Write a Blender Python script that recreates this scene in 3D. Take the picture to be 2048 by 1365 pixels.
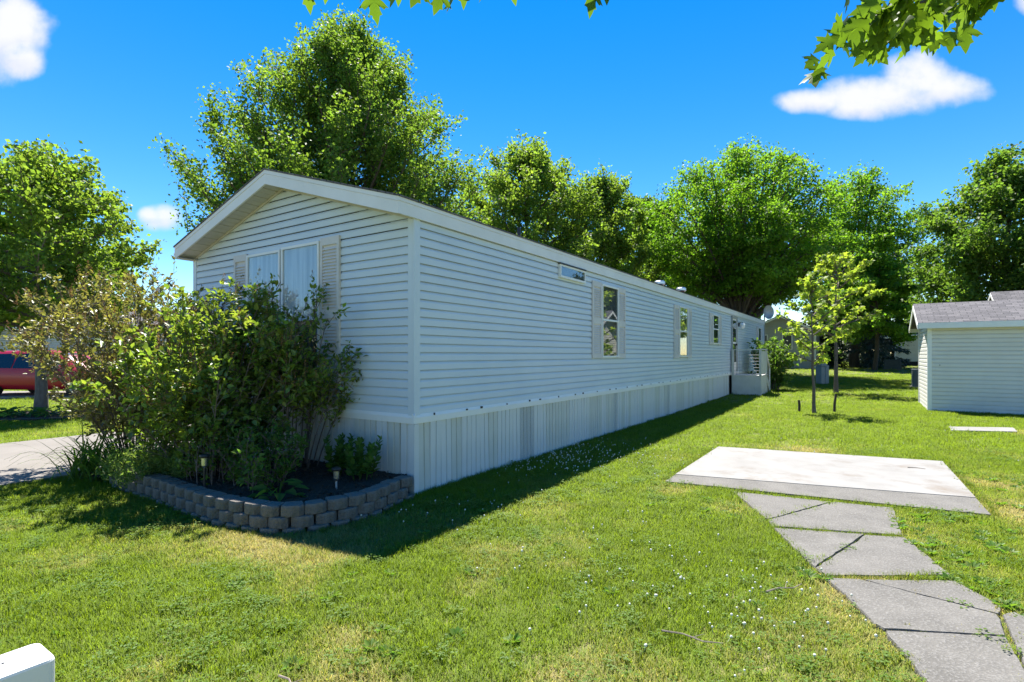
import bpy, math, random
import numpy as np
from math import radians as R, sin, cos, pi

for o in list(bpy.data.objects): bpy.data.objects.remove(o)
scene = bpy.context.scene
COL = scene.collection

# ------------------------------------------------------------------ camera
cam = bpy.data.cameras.new('camera'); camo = bpy.data.objects.new('camera', cam); COL.objects.link(camo)
camo.location = (0, 0, 1.62); camo.rotation_euler = (R(90), 0, 0)
cam.sensor_width = 36; cam.lens = 18.669; cam.shift_y = 0.0132
cam.clip_start = .05; cam.clip_end = 3000
scene.camera = camo

# ------------------------------------------------------------------ sky and sun
SUN_EL, SUN_AZ = R(62.8), math.atan2(-.138, .990)     # azimuth clockwise from +Y
world = bpy.data.worlds.new('World'); scene.world = world; world.use_nodes = True
wn, wl = world.node_tree.nodes, world.node_tree.links
wn.clear()
def W(t, **k):
    n = wn.new(t)
    for a, b in k.items(): setattr(n, a, b)
    return n
def wmath(op, a, b=None, c=None):
    n = W('ShaderNodeMath', operation=op)
    for i, x in enumerate((a, b, c)):
        if x is None: continue
        if isinstance(x, (int, float)): n.inputs[i].default_value = x
        else: wl.new(x, n.inputs[i])
    return n.outputs[0]
sky = W('ShaderNodeTexSky', sky_type='NISHITA'); sky.sun_disc = False
sky.sun_elevation = SUN_EL; sky.sun_rotation = SUN_AZ
sky.altitude = 200; sky.air_density = 1.0; sky.dust_density = 0.0; sky.ozone_density = 2.2
hs = W('ShaderNodeHueSaturation'); hs.inputs['Saturation'].default_value = 1.44; hs.inputs['Value'].default_value = .87; hs.inputs['Hue'].default_value = .504
wl.new(sky.outputs[0], hs.inputs['Color'])
tc = W('ShaderNodeTexCoord'); sx = W('ShaderNodeSeparateXYZ'); wl.new(tc.outputs['Generated'], sx.inputs[0])
ay = wmath('MAXIMUM', wmath('ABSOLUTE', sx.outputs[1]), .05)
gx = wmath('DIVIDE', sx.outputs[0], ay); gz_ = wmath('DIVIDE', sx.outputs[2], ay)
cv = W('ShaderNodeCombineXYZ'); wl.new(gx, cv.inputs[0]); wl.new(gz_, cv.inputs[1])
nz = W('ShaderNodeTexNoise'); nz.inputs['Scale'].default_value = 9; nz.inputs['Detail'].default_value = 6; nz.inputs['Roughness'].default_value = .55
wl.new(cv.outputs[0], nz.inputs['Vector'])
nz2 = W('ShaderNodeTexNoise'); nz2.inputs['Scale'].default_value = 22; nz2.inputs['Detail'].default_value = 5
wl.new(cv.outputs[0], nz2.inputs['Vector'])
# cumulus clouds as lobes (direction east, direction up, half width, half height)
LOBES = [(.69, .485, .13, .042), (.575, .478, .085, .026), (.765, .525, .075, .05), (.83, .50, .075, .034), (.65, .462, .07, .024),
         (-.945, .61, .085, .075), (-.92, .555, .05, .035), (-1.02, .61, .12, .1),
         (-.657, .257, .046, .028), (-.68, .262, .03, .018), (.985, .665, .04, .028),
         (-1.5, .5, .2, .06), (1.45, .62, .16, .07), (.1, 1.5, .25, .1), (-.9, 1.2, .2, .08)]
val = None; hgt = None
for cx, cz, a, b in LOBES:
    dx = wmath('DIVIDE', wmath('SUBTRACT', gx, cx), a); dz = wmath('DIVIDE', wmath('SUBTRACT', gz_, cz), b)
    d = wmath('SUBTRACT', 1.0, wmath('ADD', wmath('MULTIPLY', dx, dx), wmath('MULTIPLY', dz, dz)))
    d = wmath('MAXIMUM', d, -1.5)
    h = wmath('MULTIPLY', wmath('ADD', dz, .35), wmath('MAXIMUM', d, 0.0))
    val = d if val is None else wmath('SMOOTH_MAX', val, d, .35)
    hgt = h if hgt is None else wmath('ADD', hgt, h)
val = wmath('ADD', val, wmath('MULTIPLY', wmath('SUBTRACT', nz.outputs[0], .5), 1.9))
val = wmath('ADD', val, wmath('MULTIPLY', wmath('SUBTRACT', nz2.outputs[0], .5), 1.1))
mr = W('ShaderNodeMapRange', interpolation_type='SMOOTHSTEP'); wl.new(val, mr.inputs[0]); mr.inputs[1].default_value = -.25; mr.inputs[2].default_value = 1.05
up = wmath('GREATER_THAN', sx.outputs[2], 0.0)
msk = wmath('MULTIPLY', wmath('MULTIPLY', mr.outputs[0], up), .96)
ccr = W('ShaderNodeMapRange'); wl.new(wmath('ADD', hgt, wmath('MULTIPLY', wmath('SUBTRACT', nz2.outputs[0], .5), .5)), ccr.inputs[0]); ccr.inputs[1].default_value = -.45; ccr.inputs[2].default_value = .35
cmix = W('ShaderNodeMix', data_type='RGBA'); wl.new(ccr.outputs[0], cmix.inputs[0])
cmix.inputs[6].default_value = (3.2, 3.35, 3.8, 1); cmix.inputs[7].default_value = (4.1, 4.1, 4.15, 1)
smix = W('ShaderNodeMix', data_type='RGBA'); wl.new(msk, smix.inputs[0]); wl.new(hs.outputs[0], smix.inputs[6]); wl.new(cmix.outputs[2], smix.inputs[7])
bg = W('ShaderNodeBackground'); bg.inputs[1].default_value = .078; wl.new(smix.outputs[2], bg.inputs[0])
wo = W('ShaderNodeOutputWorld'); wl.new(bg.outputs[0], wo.inputs[0])

sl = bpy.data.lights.new('sun', 'SUN'); sl.energy = 4.1; sl.angle = R(.53); sl.color = (1, .955, .87)
so = bpy.data.objects.new('sun', sl); COL.objects.link(so)
so.rotation_euler = (pi/2 - SUN_EL, 0, pi - SUN_AZ)

vs = scene.view_settings
vs.view_transform = 'Standard'; vs.look = 'None'; vs.gamma = 1; vs.use_curve_mapping = False; vs.exposure = 1.68
scene.render.engine = 'CYCLES'
scene.cycles.max_bounces = 8; scene.cycles.transparent_max_bounces = 12

# ------------------------------------------------------------------ helpers
rng = np.random.default_rng(7)
def nrm(a):
    a = np.asarray(a, float); return a / np.maximum(np.linalg.norm(a, axis=-1, keepdims=True), 1e-9)
MATS = {}
def mat(name, col, col2=None, scale=3., rough=.7, bump=0., bscale=60., spec=.4, metal=0., trans=None, coord='Object', stretch=(1, 1, 1), contrast=(.35, .65), coat=0., island=0., streak=None):
    m = bpy.data.materials.new(name); m.use_nodes = True; t = m.node_tree; n, l = t.nodes, t.links
    p = n['Principled BSDF']; out = n['Material Output']
    p.inputs['Roughness'].default_value = rough; p.inputs['Specular IOR Level'].default_value = spec; p.inputs['Metallic'].default_value = metal
    p.inputs['Coat Weight'].default_value = coat
    p.inputs['Base Color'].default_value = (*col, 1)
    co = n.new('ShaderNodeTexCoord'); mp = n.new('ShaderNodeMapping'); mp.inputs['Scale'].default_value = stretch
    if coord == 'World':
        g = n.new('ShaderNodeNewGeometry'); l.new(g.outputs['Position'], mp.inputs[0])
    else: l.new(co.outputs[coord], mp.inputs[0])
    last = None
    if col2 is not None:
        nt = n.new('ShaderNodeTexNoise'); nt.inputs['Scale'].default_value = scale; nt.inputs['Detail'].default_value = 6; nt.inputs['Roughness'].default_value = .62
        l.new(mp.outputs[0], nt.inputs['Vector'])
        r = n.new('ShaderNodeMapRange'); r.inputs[1].default_value, r.inputs[2].default_value = contrast; l.new(nt.outputs[0], r.inputs[0])
        mx = n.new('ShaderNodeMix'); mx.data_type = 'RGBA'; mx.inputs[6].default_value = (*col, 1); mx.inputs[7].default_value = (*col2, 1)
        l.new(r.outputs[0], mx.inputs[0]); last = mx.outputs[2]
    if streak is not None:      # dirt: (colour, scale, stretch, lo, hi)
        nt = n.new('ShaderNodeTexNoise'); nt.inputs['Scale'].default_value = streak[1]; nt.inputs['Detail'].default_value = 7; nt.inputs['Roughness'].default_value = .7
        m2 = n.new('ShaderNodeMapping'); m2.inputs['Scale'].default_value = streak[2]; l.new(co.outputs['Object'], m2.inputs[0]); l.new(m2.outputs[0], nt.inputs['Vector'])
        r = n.new('ShaderNodeMapRange'); r.inputs[1].default_value, r.inputs[2].default_value = streak[3], streak[4]; l.new(nt.outputs[0], r.inputs[0])
        mx = n.new('ShaderNodeMix'); mx.data_type = 'RGBA'; mx.inputs[6].default_value = (*col, 1); mx.inputs[7].default_value = (*streak[0], 1)
        if last is not None: l.new(last, mx.inputs[6])
        l.new(r.outputs[0], mx.inputs[0]); last = mx.outputs[2]
    if island:
        g = n.new('ShaderNodeNewGeometry'); h = n.new('ShaderNodeHueSaturation')
        r = n.new('ShaderNodeMapRange'); r.inputs[3].default_value = 1-island; r.inputs[4].default_value = 1+island; l.new(g.outputs['Random Per Island'], r.inputs[0])
        l.new(r.outputs[0], h.inputs['Value'])
        r2 = n.new('ShaderNodeMapRange'); r2.inputs[3].default_value = .5+.05*island; r2.inputs[4].default_value = .5-.05*island
        ml = n.new('ShaderNodeMath'); ml.operation = 'FRACT'; m3 = n.new('ShaderNodeMath'); m3.operation = 'MULTIPLY'; m3.inputs[1].default_value = 7.31
        l.new(g.outputs['Random Per Island'], m3.inputs[0]); l.new(m3.outputs[0], ml.inputs[0]); l.new(ml.outputs[0], r2.inputs[0]); l.new(r2.outputs[0], h.inputs['Hue'])
        if last is not None: l.new(last, h.inputs['Color'])
        else: h.inputs['Color'].default_value = (*col, 1)
        last = h.outputs[0]
    if last is not None: l.new(last, p.inputs['Base Color'])
    if bump:
        nb = n.new('ShaderNodeTexNoise'); nb.inputs['Scale'].default_value = bscale; nb.inputs['Detail'].default_value = 5; l.new(mp.outputs[0], nb.inputs['Vector'])
        b = n.new('ShaderNodeBump'); b.inputs['Strength'].default_value = bump; b.inputs['Distance'].default_value = .02
        l.new(nb.outputs[0], b.inputs['Height']); l.new(b.outputs[0], p.inputs['Normal'])
    if trans is not None:
        tr = n.new('ShaderNodeBsdfTranslucent'); ms = n.new('ShaderNodeMixShader'); ms.inputs[0].default_value = trans[1]
        if last is not None:
            mm = n.new('ShaderNodeMix'); mm.data_type = 'RGBA'; mm.blend_type = 'MULTIPLY'; mm.inputs[0].default_value = 1
            l.new(last, mm.inputs[6]); mm.inputs[7].default_value = (*trans[0], 1); l.new(mm.outputs[2], tr.inputs[0])
        else: tr.inputs[0].default_value = (*[a*b for a, b in zip(col, trans[0])], 1)
        l.new(p.outputs[0], ms.inputs[1]); l.new(tr.outputs[0], ms.inputs[2]); l.new(ms.outputs[0], out.inputs[0])
    MATS[name] = m; return m

def fastmesh(name, V, F):
    """V (n,3), F (m,k) equal-sized faces"""
    V = np.asarray(V, np.float32); F = np.asarray(F, np.int32)
    me = bpy.data.meshes.new(name); me.vertices.add(len(V)); me.vertices.foreach_set('co', V.ravel())
    k = F.shape[1]; me.loops.add(F.size); me.loops.foreach_set('vertex_index', F.ravel())
    me.polygons.add(len(F)); me.polygons.foreach_set('loop_start', np.arange(0, F.size, k, dtype=np.int32))
    me.update(calc_edges=True); return me
def link(name, me, m=None, parent=None, smooth=False):
    o = bpy.data.objects.new(name, me); COL.objects.link(o)
    if m is not None and len(me.materials) == 0: me.materials.append(m)
    if parent is not None: o.parent = parent
    if smooth: me.polygons.foreach_set('use_smooth', np.ones(len(me.polygons), bool))
    return o
def tag(o, label=None, cat=None, group=None, kind=None):
    if label: o['label'] = label
    if cat: o['category'] = cat
    if group: o['group'] = group
    if kind: o['kind'] = kind
    return o
def empty(name, loc, rz=0, label=None, cat=None, group=None):
    o = bpy.data.objects.new(name, None); COL.objects.link(o); o.location = loc; o.rotation_euler = (0, 0, rz); o.empty_display_size = .2
    return tag(o, label, cat, group)
class MB:
    """collects shapes for one mesh object"""
    def __init__(s): s.v = []; s.f = []
    def add(s, V, F):
        b = len(s.v); s.v.extend([tuple(map(float, p)) for p in V]); s.f.extend([tuple(int(i)+b for i in f) for f in F]); return s
    def box(s, x0, x1, y0, y1, z0, z1, c=0.):
        x0, x1 = sorted((x0, x1)); y0, y1 = sorted((y0, y1)); z0, z1 = sorted((z0, z1))
        if c <= 0:
            V = [(x, y, z) for z in (z0, z1) for y in (y0, y1) for x in (x0, x1)]
            return s.add(V, [(0, 2, 3, 1), (4, 5, 7, 6), (0, 1, 5, 4), (2, 6, 7, 3), (0, 4, 6, 2), (1, 3, 7, 5)])
        # chamfered box: octagon-ish in plan with bevelled top
        P = [(x0+c, y0), (x1-c, y0), (x1, y0+c), (x1, y1-c), (x1-c, y1), (x0+c, y1), (x0, y1-c), (x0, y0+c)]
        mx, my = (x0+x1)/2, (y0+y1)/2
        ins = lambda p: (p[0]+(c if p[0] < mx else -c), p[1]+(c if p[1] < my else -c))
        V = [(p[0], p[1], z0) for p in P]+[(p[0], p[1], z1-c) for p in P]+[(*ins(p), z1) for p in P]
        F = [tuple(range(7, -1, -1)), tuple(range(16, 24))]
        for k in range(8):
            j = (k+1) % 8; F += [(k, j, 8+j, 8+k), (8+k, 8+j, 16+j, 16+k)]
        return s.add(V, F)
    def prism(s, poly, z0, z1):
        n = len(poly); V = [(p[0], p[1], z0) for p in poly]+[(p[0], p[1], z1) for p in poly]
        return s.add(V, [tuple(range(n-1, -1, -1)), tuple(range(n, 2*n))]+[(k, (k+1) % n, n+(k+1) % n, n+k) for k in range(n)])
    def tube(s, P, rad, n=6, cap=True):
        P = np.asarray(P, float); rad = np.broadcast_to(np.asarray(rad, float), (len(P),))
        T = nrm(np.gradient(P, axis=0)); ref = np.array([0, 0, 1.]) if abs(T[0][2]) < .9 else np.array([1., 0, 0])
        V = []
        for p, t, r in zip(P, T, rad):
            a = nrm(np.cross(t, ref)); b = np.cross(t, a)
            for k in range(n): V.append(p+r*(a*cos(2*pi*k/n)+b*sin(2*pi*k/n)))
        F = []
        for i in range(len(P)-1):
            for k in range(n):
                j = (k+1) % n; F.append((i*n+k, i*n+j, (i+1)*n+j, (i+1)*n+k))
        if cap: F += [tuple(range(n-1, -1, -1)), tuple((len(P)-1)*n+k for k in range(n))]
        return s.add(V, F)
    def lathe(s, prof, c=(0, 0, 0), n=16):
        V = []; F = []
        for r, z in prof:
            for k in range(n): V.append((c[0]+r*cos(2*pi*k/n), c[1]+r*sin(2*pi*k/n), c[2]+z))
        for i in range(len(prof)-1):
            for k in range(n):
                j = (k+1) % n; F.append((i*n+k, i*n+j, (i+1)*n+j, (i+1)*n+k))
        F += [tuple(range(n-1, -1, -1)), tuple((len(prof)-1)*n+k for k in range(n))]
        return s.add(V, F)
    def build(s, name, m, parent=None, smooth=False):
        me = bpy.data.meshes.new(name); me.from_pydata(s.v, [], s.f); me.update()
        return link(name, me, m, parent, smooth)
def clone(o, parent):
    c = o.copy(); COL.objects.link(c); c.parent = parent; return c

def smooth01(t): t = np.clip(t, 0, 1); return t*t*(3-2*t)
def gz(y): return .75*smooth01((np.asarray(y, float)-12)/48)       # the lawn rises very gently to the back
def G(x, y): return (x, y, float(gz(y)))

# leaf templates: verts (k,3) (x across, y along, z normal) and triangles
LEAF2 = (np.array([(0, -.5, 0), (.36, 0, .08), (0, .5, -.05), (-.36, 0, .08)]), np.array([(0, 1, 2), (0, 2, 3)]))
OVATE = (np.array([(0, 0, 0), (.30, .30, .09), (.20, .66, .06), (0, 1, -.12), (-.20, .66, .06), (-.30, .30, .09)]), np.array([(0, 1, 2), (0, 2, 3), (0, 3, 4), (0, 4, 5)]))
LANCE = (np.array([(0, 0, 0), (.15, .35, .03), (0, 1, -.18), (-.15, .35, .03)]), np.array([(0, 1, 2), (0, 2, 3)]))
_h = [(.07, .02), (.36, -.06), (.27, .08), (.24, .15), (.36, .22), (.56, .42), (.43, .42), (.36, .50), (.20, .38), (.19, .52), (.25, .66), (.14, .70), (.09, .84), (0, 1.02)]
_o = [(0, 0)] + _h + [(-x, y) for x, y in _h[::-1][1:]]
_v = [(0, .28, .03)] + [(x, y, -.45*x*x-.12*y*y+.05*abs(x)) for x, y in _o]
MAPLE = (np.array(_v), np.array([(0, i, i % (len(_o))+1) for i in range(1, len(_o)+1)]))
_m = [(0, 0), (.42, .05), (.22, .25), (.5, .55), (.2, .55), (0, 1), (-.2, .55), (-.5, .55), (-.22, .25), (-.42, .05)]
MAPLE_S = (np.array([(0, .3, .05)] + [(x, y, -.3*x*x-.1*y*y) for x, y in _m]), np.array([(0, i, i % 10+1) for i in range(1, 11)]))
def scatter_mesh(name, T, P, axis, S, g, up_bias=.4):
    """one mesh with a leaf template at each point; axis = leaf direction"""
    V, F = T; P = np.asarray(P, float); n = len(P)
    Y = nrm(axis); N = nrm(g.normal(size=(n, 3))+np.array([0, 0, up_bias*2])); X = nrm(np.cross(Y, N)); Z = np.cross(X, Y)
    S = np.broadcast_to(np.asarray(S, float), (n,))[:, None, None]
    fr = np.stack([X, Y, Z], 1)                               # n,3,3
    A = P[:, None, :]+S*np.einsum('kj,njc->nkc', V, fr)
    k = len(V); FF = F[None]+(np.arange(n)*k)[:, None, None]
    return fastmesh(name, A.reshape(-1, 3), FF.reshape(-1, 3))
def gn_scatter(name, pts, rot, scl, pick, srcs, attrs=None):
    """instances of the source meshes on given points (ground cover)"""
    me = bpy.data.meshes.new(name); n = len(pts); me.vertices.add(n); me.vertices.foreach_set('co', np.asarray(pts, np.float32).ravel())
    def at(nm, ty, arr, key): a = me.attributes.new(nm, ty, 'POINT'); a.data.foreach_set(key, np.ascontiguousarray(arr).ravel())
    at('rot', 'FLOAT_VECTOR', np.asarray(rot, np.float32), 'vector'); at('scl', 'FLOAT_VECTOR', np.asarray(scl, np.float32), 'vector'); at('pick', 'INT', np.asarray(pick, np.int32), 'value')
    for k, a in (attrs or {}).items(): at(k, 'FLOAT', np.asarray(a, np.float32), 'value')
    c = bpy.data.collections.new(name+'_source')
    for i, (sm, m) in enumerate(srcs):
        so_ = bpy.data.objects.new(f'{name}_s{i:02d}', sm); sm.materials.append(m); c.objects.link(so_)
    o = link(name, me); md = o.modifiers.new('scatter', 'NODES'); ng = bpy.data.node_groups.new(name, 'GeometryNodeTree'); md.node_group = ng
    ng.interface.new_socket('Geometry', in_out='INPUT', socket_type='NodeSocketGeometry'); ng.interface.new_socket('Geometry', in_out='OUTPUT', socket_type='NodeSocketGeometry')
    N, L = ng.nodes, ng.links
    gi = N.new('NodeGroupInput'); go = N.new('NodeGroupOutput'); mp = N.new('GeometryNodeMeshToPoints'); ip = N.new('GeometryNodeInstanceOnPoints'); ci = N.new('GeometryNodeCollectionInfo')
    ci.inputs['Collection'].default_value = c; ci.inputs['Separate Children'].default_value = True; ci.inputs['Reset Children'].default_value = True
    def na(nm, dt): a = N.new('GeometryNodeInputNamedAttribute'); a.data_type = dt; a.inputs['Name'].default_value = nm; return a.outputs[0]
    er = N.new('FunctionNodeEulerToRotation'); L.new(na('rot', 'FLOAT_VECTOR'), er.inputs[0])
    L.new(gi.outputs[0], mp.inputs[0]); L.new(mp.outputs[0], ip.inputs['Points']); L.new(ci.outputs[0], ip.inputs['Instance']); ip.inputs['Pick Instance'].default_value = True
    L.new(na('pick', 'INT'), ip.inputs['Instance Index']); L.new(er.outputs[0], ip.inputs['Rotation']); L.new(na('scl', 'FLOAT_VECTOR'), ip.inputs['Scale']); L.new(ip.outputs[0], go.inputs[0])
    return o
def vnoise(x, y, seed=0, oct=4, f0=.5):
    """smooth value noise on the plane, ~0..1"""
    g = np.random.default_rng(seed); out = 0; amp = 1; tot = 0
    for k in range(oct):
        tab = g.random((64, 64)); X = x*f0*2**k+g.random()*64; Y = y*f0*2**k+g.random()*64
        i = np.floor(X).astype(int); j = np.floor(Y).astype(int); a = smooth01(X-i); b = smooth01(Y-j)
        t = lambda p, q: tab[p % 64, q % 64]
        out = out+amp*((t(i, j)*(1-a)+t(i+1, j)*a)*(1-b)+(t(i, j+1)*(1-a)+t(i+1, j+1)*a)*b); tot += amp; amp *= .55
    return out/tot
def inpoly(x, y, poly):
    c = np.zeros(np.shape(x), bool); n = len(poly)
    for i in range(n):
        (x1, y1), (x2, y2) = poly[i], poly[(i+1) % n]
        cond = ((y1 > y) != (y2 > y)) & (x < (x2-x1)*(y-y1)/((y2-y1) if y2 != y1 else 1e-9)+x1); c ^= cond
    return c

# ------------------------------------------------------------------ materials
siding = mat('siding', (.55, .62, .69), (.60, .665, .72), 1.2, .42, .04, 40, streak=((.42, .47, .46), 1.4, (.5, .5, 6), .62, .95))
trimw = mat('trim_white', (.80, .80, .79), (.75, .75, .73), 2, .5, .05, 30)
fasciam = mat('fascia_paint', (.76, .75, .745), (.70, .69, .675), 2.2, .55, .08, 40, streak=((.33, .31, .29), 3., (1, 1, 1.5), .66, .80))
soffm = mat('soffit', (.55, .53, .48), (.48, .46, .41), 3, .6)
skirtw = mat('skirting_white', (.66, .66, .65), (.60, .61, .60), 3, .45, .04, 20, streak=((.42, .42, .36), 2.2, (1, 1, .6), .58, .9))
skirty = mat('skirting_yellowed', (.60, .60, .56), (.54, .54, .49), 3, .5, .04, 20, streak=((.36, .36, .30), 2.2, (1, 1, .6), .55, .9))
skirtv = mat('skirting_vented', (.42, .43, .42), (.55, .56, .54), 160, .5, .5, 160, contrast=(.45, .55))
shutm = mat('shutter', (.64, .61, .59), (.58, .55, .53), 6, .55)
shutd = mat('shutter_louver', (.66, .63, .61), None, rough=.55)
def shinglemat(name, c1, c2, mort):
    m = mat(name, c1, rough=.92, bump=.0); t = m.node_tree; n, l = t.nodes, t.links
    co = n.new('ShaderNodeTexCoord'); bk = n.new('ShaderNodeTexBrick'); bk.inputs['Scale'].default_value = 1.; bk.inputs['Brick Width'].default_value = .3; bk.inputs['Row Height'].default_value = .13; bk.inputs['Mortar Size'].default_value = .006
    bk.inputs['Color1'].default_value = (*c1, 1); bk.inputs['Color2'].default_value = (*c2, 1); bk.inputs['Mortar'].default_value = (*mort, 1); l.new(co.outputs['Object'], bk.inputs['Vector'])
    nt = n.new('ShaderNodeTexNoise'); nt.inputs['Scale'].default_value = 40; nt.inputs['Detail'].default_value = 5; l.new(co.outputs['Object'], nt.inputs['Vector'])
    mx = n.new('ShaderNodeMix'); mx.data_type = 'RGBA'; mx.blend_type = 'OVERLAY'; mx.inputs[0].default_value = .8; l.new(bk.outputs[0], mx.inputs[6]); l.new(nt.outputs[0], mx.inputs[7])
    l.new(mx.outputs[2], n['Principled BSDF'].inputs['Base Color']); b = n.new('ShaderNodeBump'); b.inputs['Strength'].default_value = .6; b.inputs['Distance'].default_value = .02; l.new(bk.outputs['Fac'], b.inputs['Height']); b.invert = True; l.new(b.outputs[0], n['Principled BSDF'].inputs['Normal']); return m
shingle = shinglemat('shingle', (.085, .08, .085), (.145, .135, .14), (.03, .03, .03))
dark = mat('dark_gap', (.03, .03, .03), rough=.8)
blackp = mat('black_plastic', (.02, .02, .022), rough=.4)
metal = mat('grey_metal', (.38, .40, .41), (.30, .32, .33), 5, .45, metal=.3)
steel = mat('steel', (.55, .55, .56), rough=.25, metal=.9)
pane_backing = mat('pane_backing', (.82, .82, .82), (.55, .57, .60), 4, .9, stretch=(3, 3, .1), contrast=(.4, .6))  # white curtain on a flat sheet; vertical grey bands paint the shade of folds
room_dark = mat('dark_interior', (.10, .10, .105), (.20, .19, .185), 14, .8, stretch=(1, 1, 2))  # dark colour stands in for the unlit interior behind the glass
concw = mat('concrete_light', (.27, .26, .245), (.22, .21, .195), 2.2, .85, .12, 90, streak=((.17, .125, .085), 1.1, (1, 1, 1), .54, .80))
concg = mat('concrete_grey', (.155, .145, .13), (.11, .103, .092), 2.6, .9, .5, 70, streak=((.25, .24, .225), 70, (1, 1, 1), .50, .72))
concd = mat('driveway_concrete', (.215, .195, .175), (.18, .163, .145), 1.2, .9, .15, 80)
blockm = mat('wall_block', (.185, .165, .145), (.11, .099, .086), 9, .95, .9, 55, streak=((.08, .09, .05), 5, (1, 1, 1), .56, .8))
mulch = mat('mulch', (.035, .024, .017), (.06, .042, .03), 30, .95, 1.0, 60)
bark = mat('bark', (.12, .095, .075), (.07, .055, .045), 6, .9, .7, 25, stretch=(3, 3, .6))
barkl = mat('bark_pale', (.17, .145, .12), (.11, .09, .075), 7, .9, .5, 25, stretch=(2, 2, .8))
twigm = mat('twig', (.17, .13, .11), (.10, .08, .07), 12, .9)
def leafmat(name, col, col2, scale=.6, t=.55, tc=(2.2, 2.2, .9), isl=.26, rough=.5, spec=.25):
    return mat(name, col, col2, scale, rough, trans=(tc, t), island=isl, coord='World', spec=spec)
lf_maple = leafmat('leaf_maple', (.085, .145, .026), (.12, .19, .036))
lf_maple2 = leafmat('leaf_maple_pale', (.115, .18, .035), (.14, .21, .04))
lf_locust = leafmat('leaf_locust', (.085, .17, .018), (.115, .215, .024))
lf_dark = leafmat('leaf_oak', (.075, .135, .027), (.10, .17, .034))
lf_young = leafmat('leaf_young_maple', (.17, .235, .04), (.21, .27, .05))
lf_lilac = leafmat('leaf_lilac', (.105, .165, .03), (.165, .22, .045), 1.5, .45, isl=.45, rough=.32, spec=.5)
lf_lilac2 = leafmat('leaf_lilac_dull', (.12, .125, .045), (.17, .16, .06), 1.5, .4, isl=.45, rough=.38, spec=.45)
lf_over = leafmat('leaf_overhead', (.055, .10, .018), (.08, .13, .022), 3., .55, (2.6, 2.5, .7), .3)
lf_shrub = leafmat('leaf_shrub', (.07, .13, .03), (.10, .17, .035), 2.)
lf_per = leafmat('leaf_perennial', (.055, .115, .028), (.09, .16, .035), 4.)
lf_fine = leafmat('leaf_fine', (.11, .175, .06), (.15, .21, .08), 4.)
needle = leafmat('needles', (.018, .042, .03), (.035, .07, .05), 1., .1, isl=.3)
deadfl = mat('spent_flowers', (.26, .15, .06), (.20, .11, .05), 5, .9, island=.3, trans=((1.3, 1.2, 1), .3))
print('materials done')

# ------------------------------------------------------------------ ground
HC = np.array([-1.131, 6.137]); HA = R(56.546); U = np.array([cos(HA), sin(HA)]); Vv = np.array([-sin(HA), cos(HA)])
def hl(x, y): p = HC+x*U+y*Vv; return (float(p[0]), float(p[1]))
SLAB = [(3.57, 9.18), (6.42, 7.92), (4.77, 5.29), (1.93, 6.69)]
WALLP = [(-1.17, 6.02), (-1.28, 5.80), (-1.41, 5.40), (-1.61, 5.13), (-1.86, 4.92), (-2.12, 4.84), (-2.44, 4.94), (-2.82, 5.13), (-3.23, 5.40), (-3.81, 5.83), (-4.44, 6.25), (-4.94, 6.61)]
BED = WALLP + [hl(-1.9, 4.38), hl(-1.0, 4.45), hl(-.2, 5.1), hl(.06, 5.0), hl(.06, 2.5), hl(.06, 0)]
DRIVE = [hl(-9, 4.5), hl(-1.2, 4.45), hl(-.2, 5.35), hl(16, 5.35), hl(16, 8.9), hl(-9, 8.4)]
HOUSE = [hl(0, 0), hl(25.8, 0), hl(25.8, 5), hl(0, 5)]

def soilmat():
    m = mat('lawn_soil', (.11, .125, .03), (.22, .19, .09), 1.1, 1., .6, 40, coord='World', contrast=(.38, .62), streak=((.07, .11, .02), 9, (1, 1, 1), .42, .62))
    return m
ys = np.concatenate([np.linspace(-40, 0, 6), np.linspace(1, 70, 100), np.geomspace(75, 1500, 14)])
xs = np.concatenate([-np.geomspace(1500, 42, 12), np.linspace(-40, 40, 90), np.geomspace(42, 1500, 12)])
XX, YY = np.meshgrid(xs, ys); ZZ = gz(YY)+.03*(vnoise(XX, YY, 3, 3, .25)-.5)*smooth01((np.hypot(XX, YY)-2)/6)*(YY < 60)
V = np.stack([XX, YY, ZZ-.012], -1).reshape(-1, 3); nx = len(xs)
F = [(j*nx+i, j*nx+i+1, (j+1)*nx+i+1, (j+1)*nx+i) for j in range(len(ys)-1) for i in range(nx-1)]
tag(link('lawn', fastmesh('lawn', V, F), soilmat(), smooth=True), kind='structure', label='mown lawn with dry straw coloured patches')

# driveway, slab, pads
def slab(name, poly, z0, z1, m, parent=None):
    return MB().prism([(p[0], p[1]) for p in poly], z0, z1).build(name, m, parent)
def ccw(poly):
    a = sum(p[0]*q[1]-q[0]*p[1] for p, q in zip(poly, poly[1:]+poly[:1])); return poly if a > 0 else poly[::-1]
tag(slab('driveway', ccw(DRIVE), -.1, .028, concd), kind='structure', label='tan concrete driveway beside the shrubs')
NDR = [(-24, 18.6), (-13.6, 18.9), (-13.6, 21.8), (-24, 21.8)]
tag(slab('neighbour_driveway', ccw(NDR), -.05, .125, concd), kind='structure')
TB = [(-12.9+1.9*cos(a)*1.1, 13.75+1.0*sin(a)) for a in np.linspace(0, 2*pi, 20, endpoint=False)]
tag(slab('tree_bed', TB, -.05, .045, mulch), kind='structure')

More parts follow.
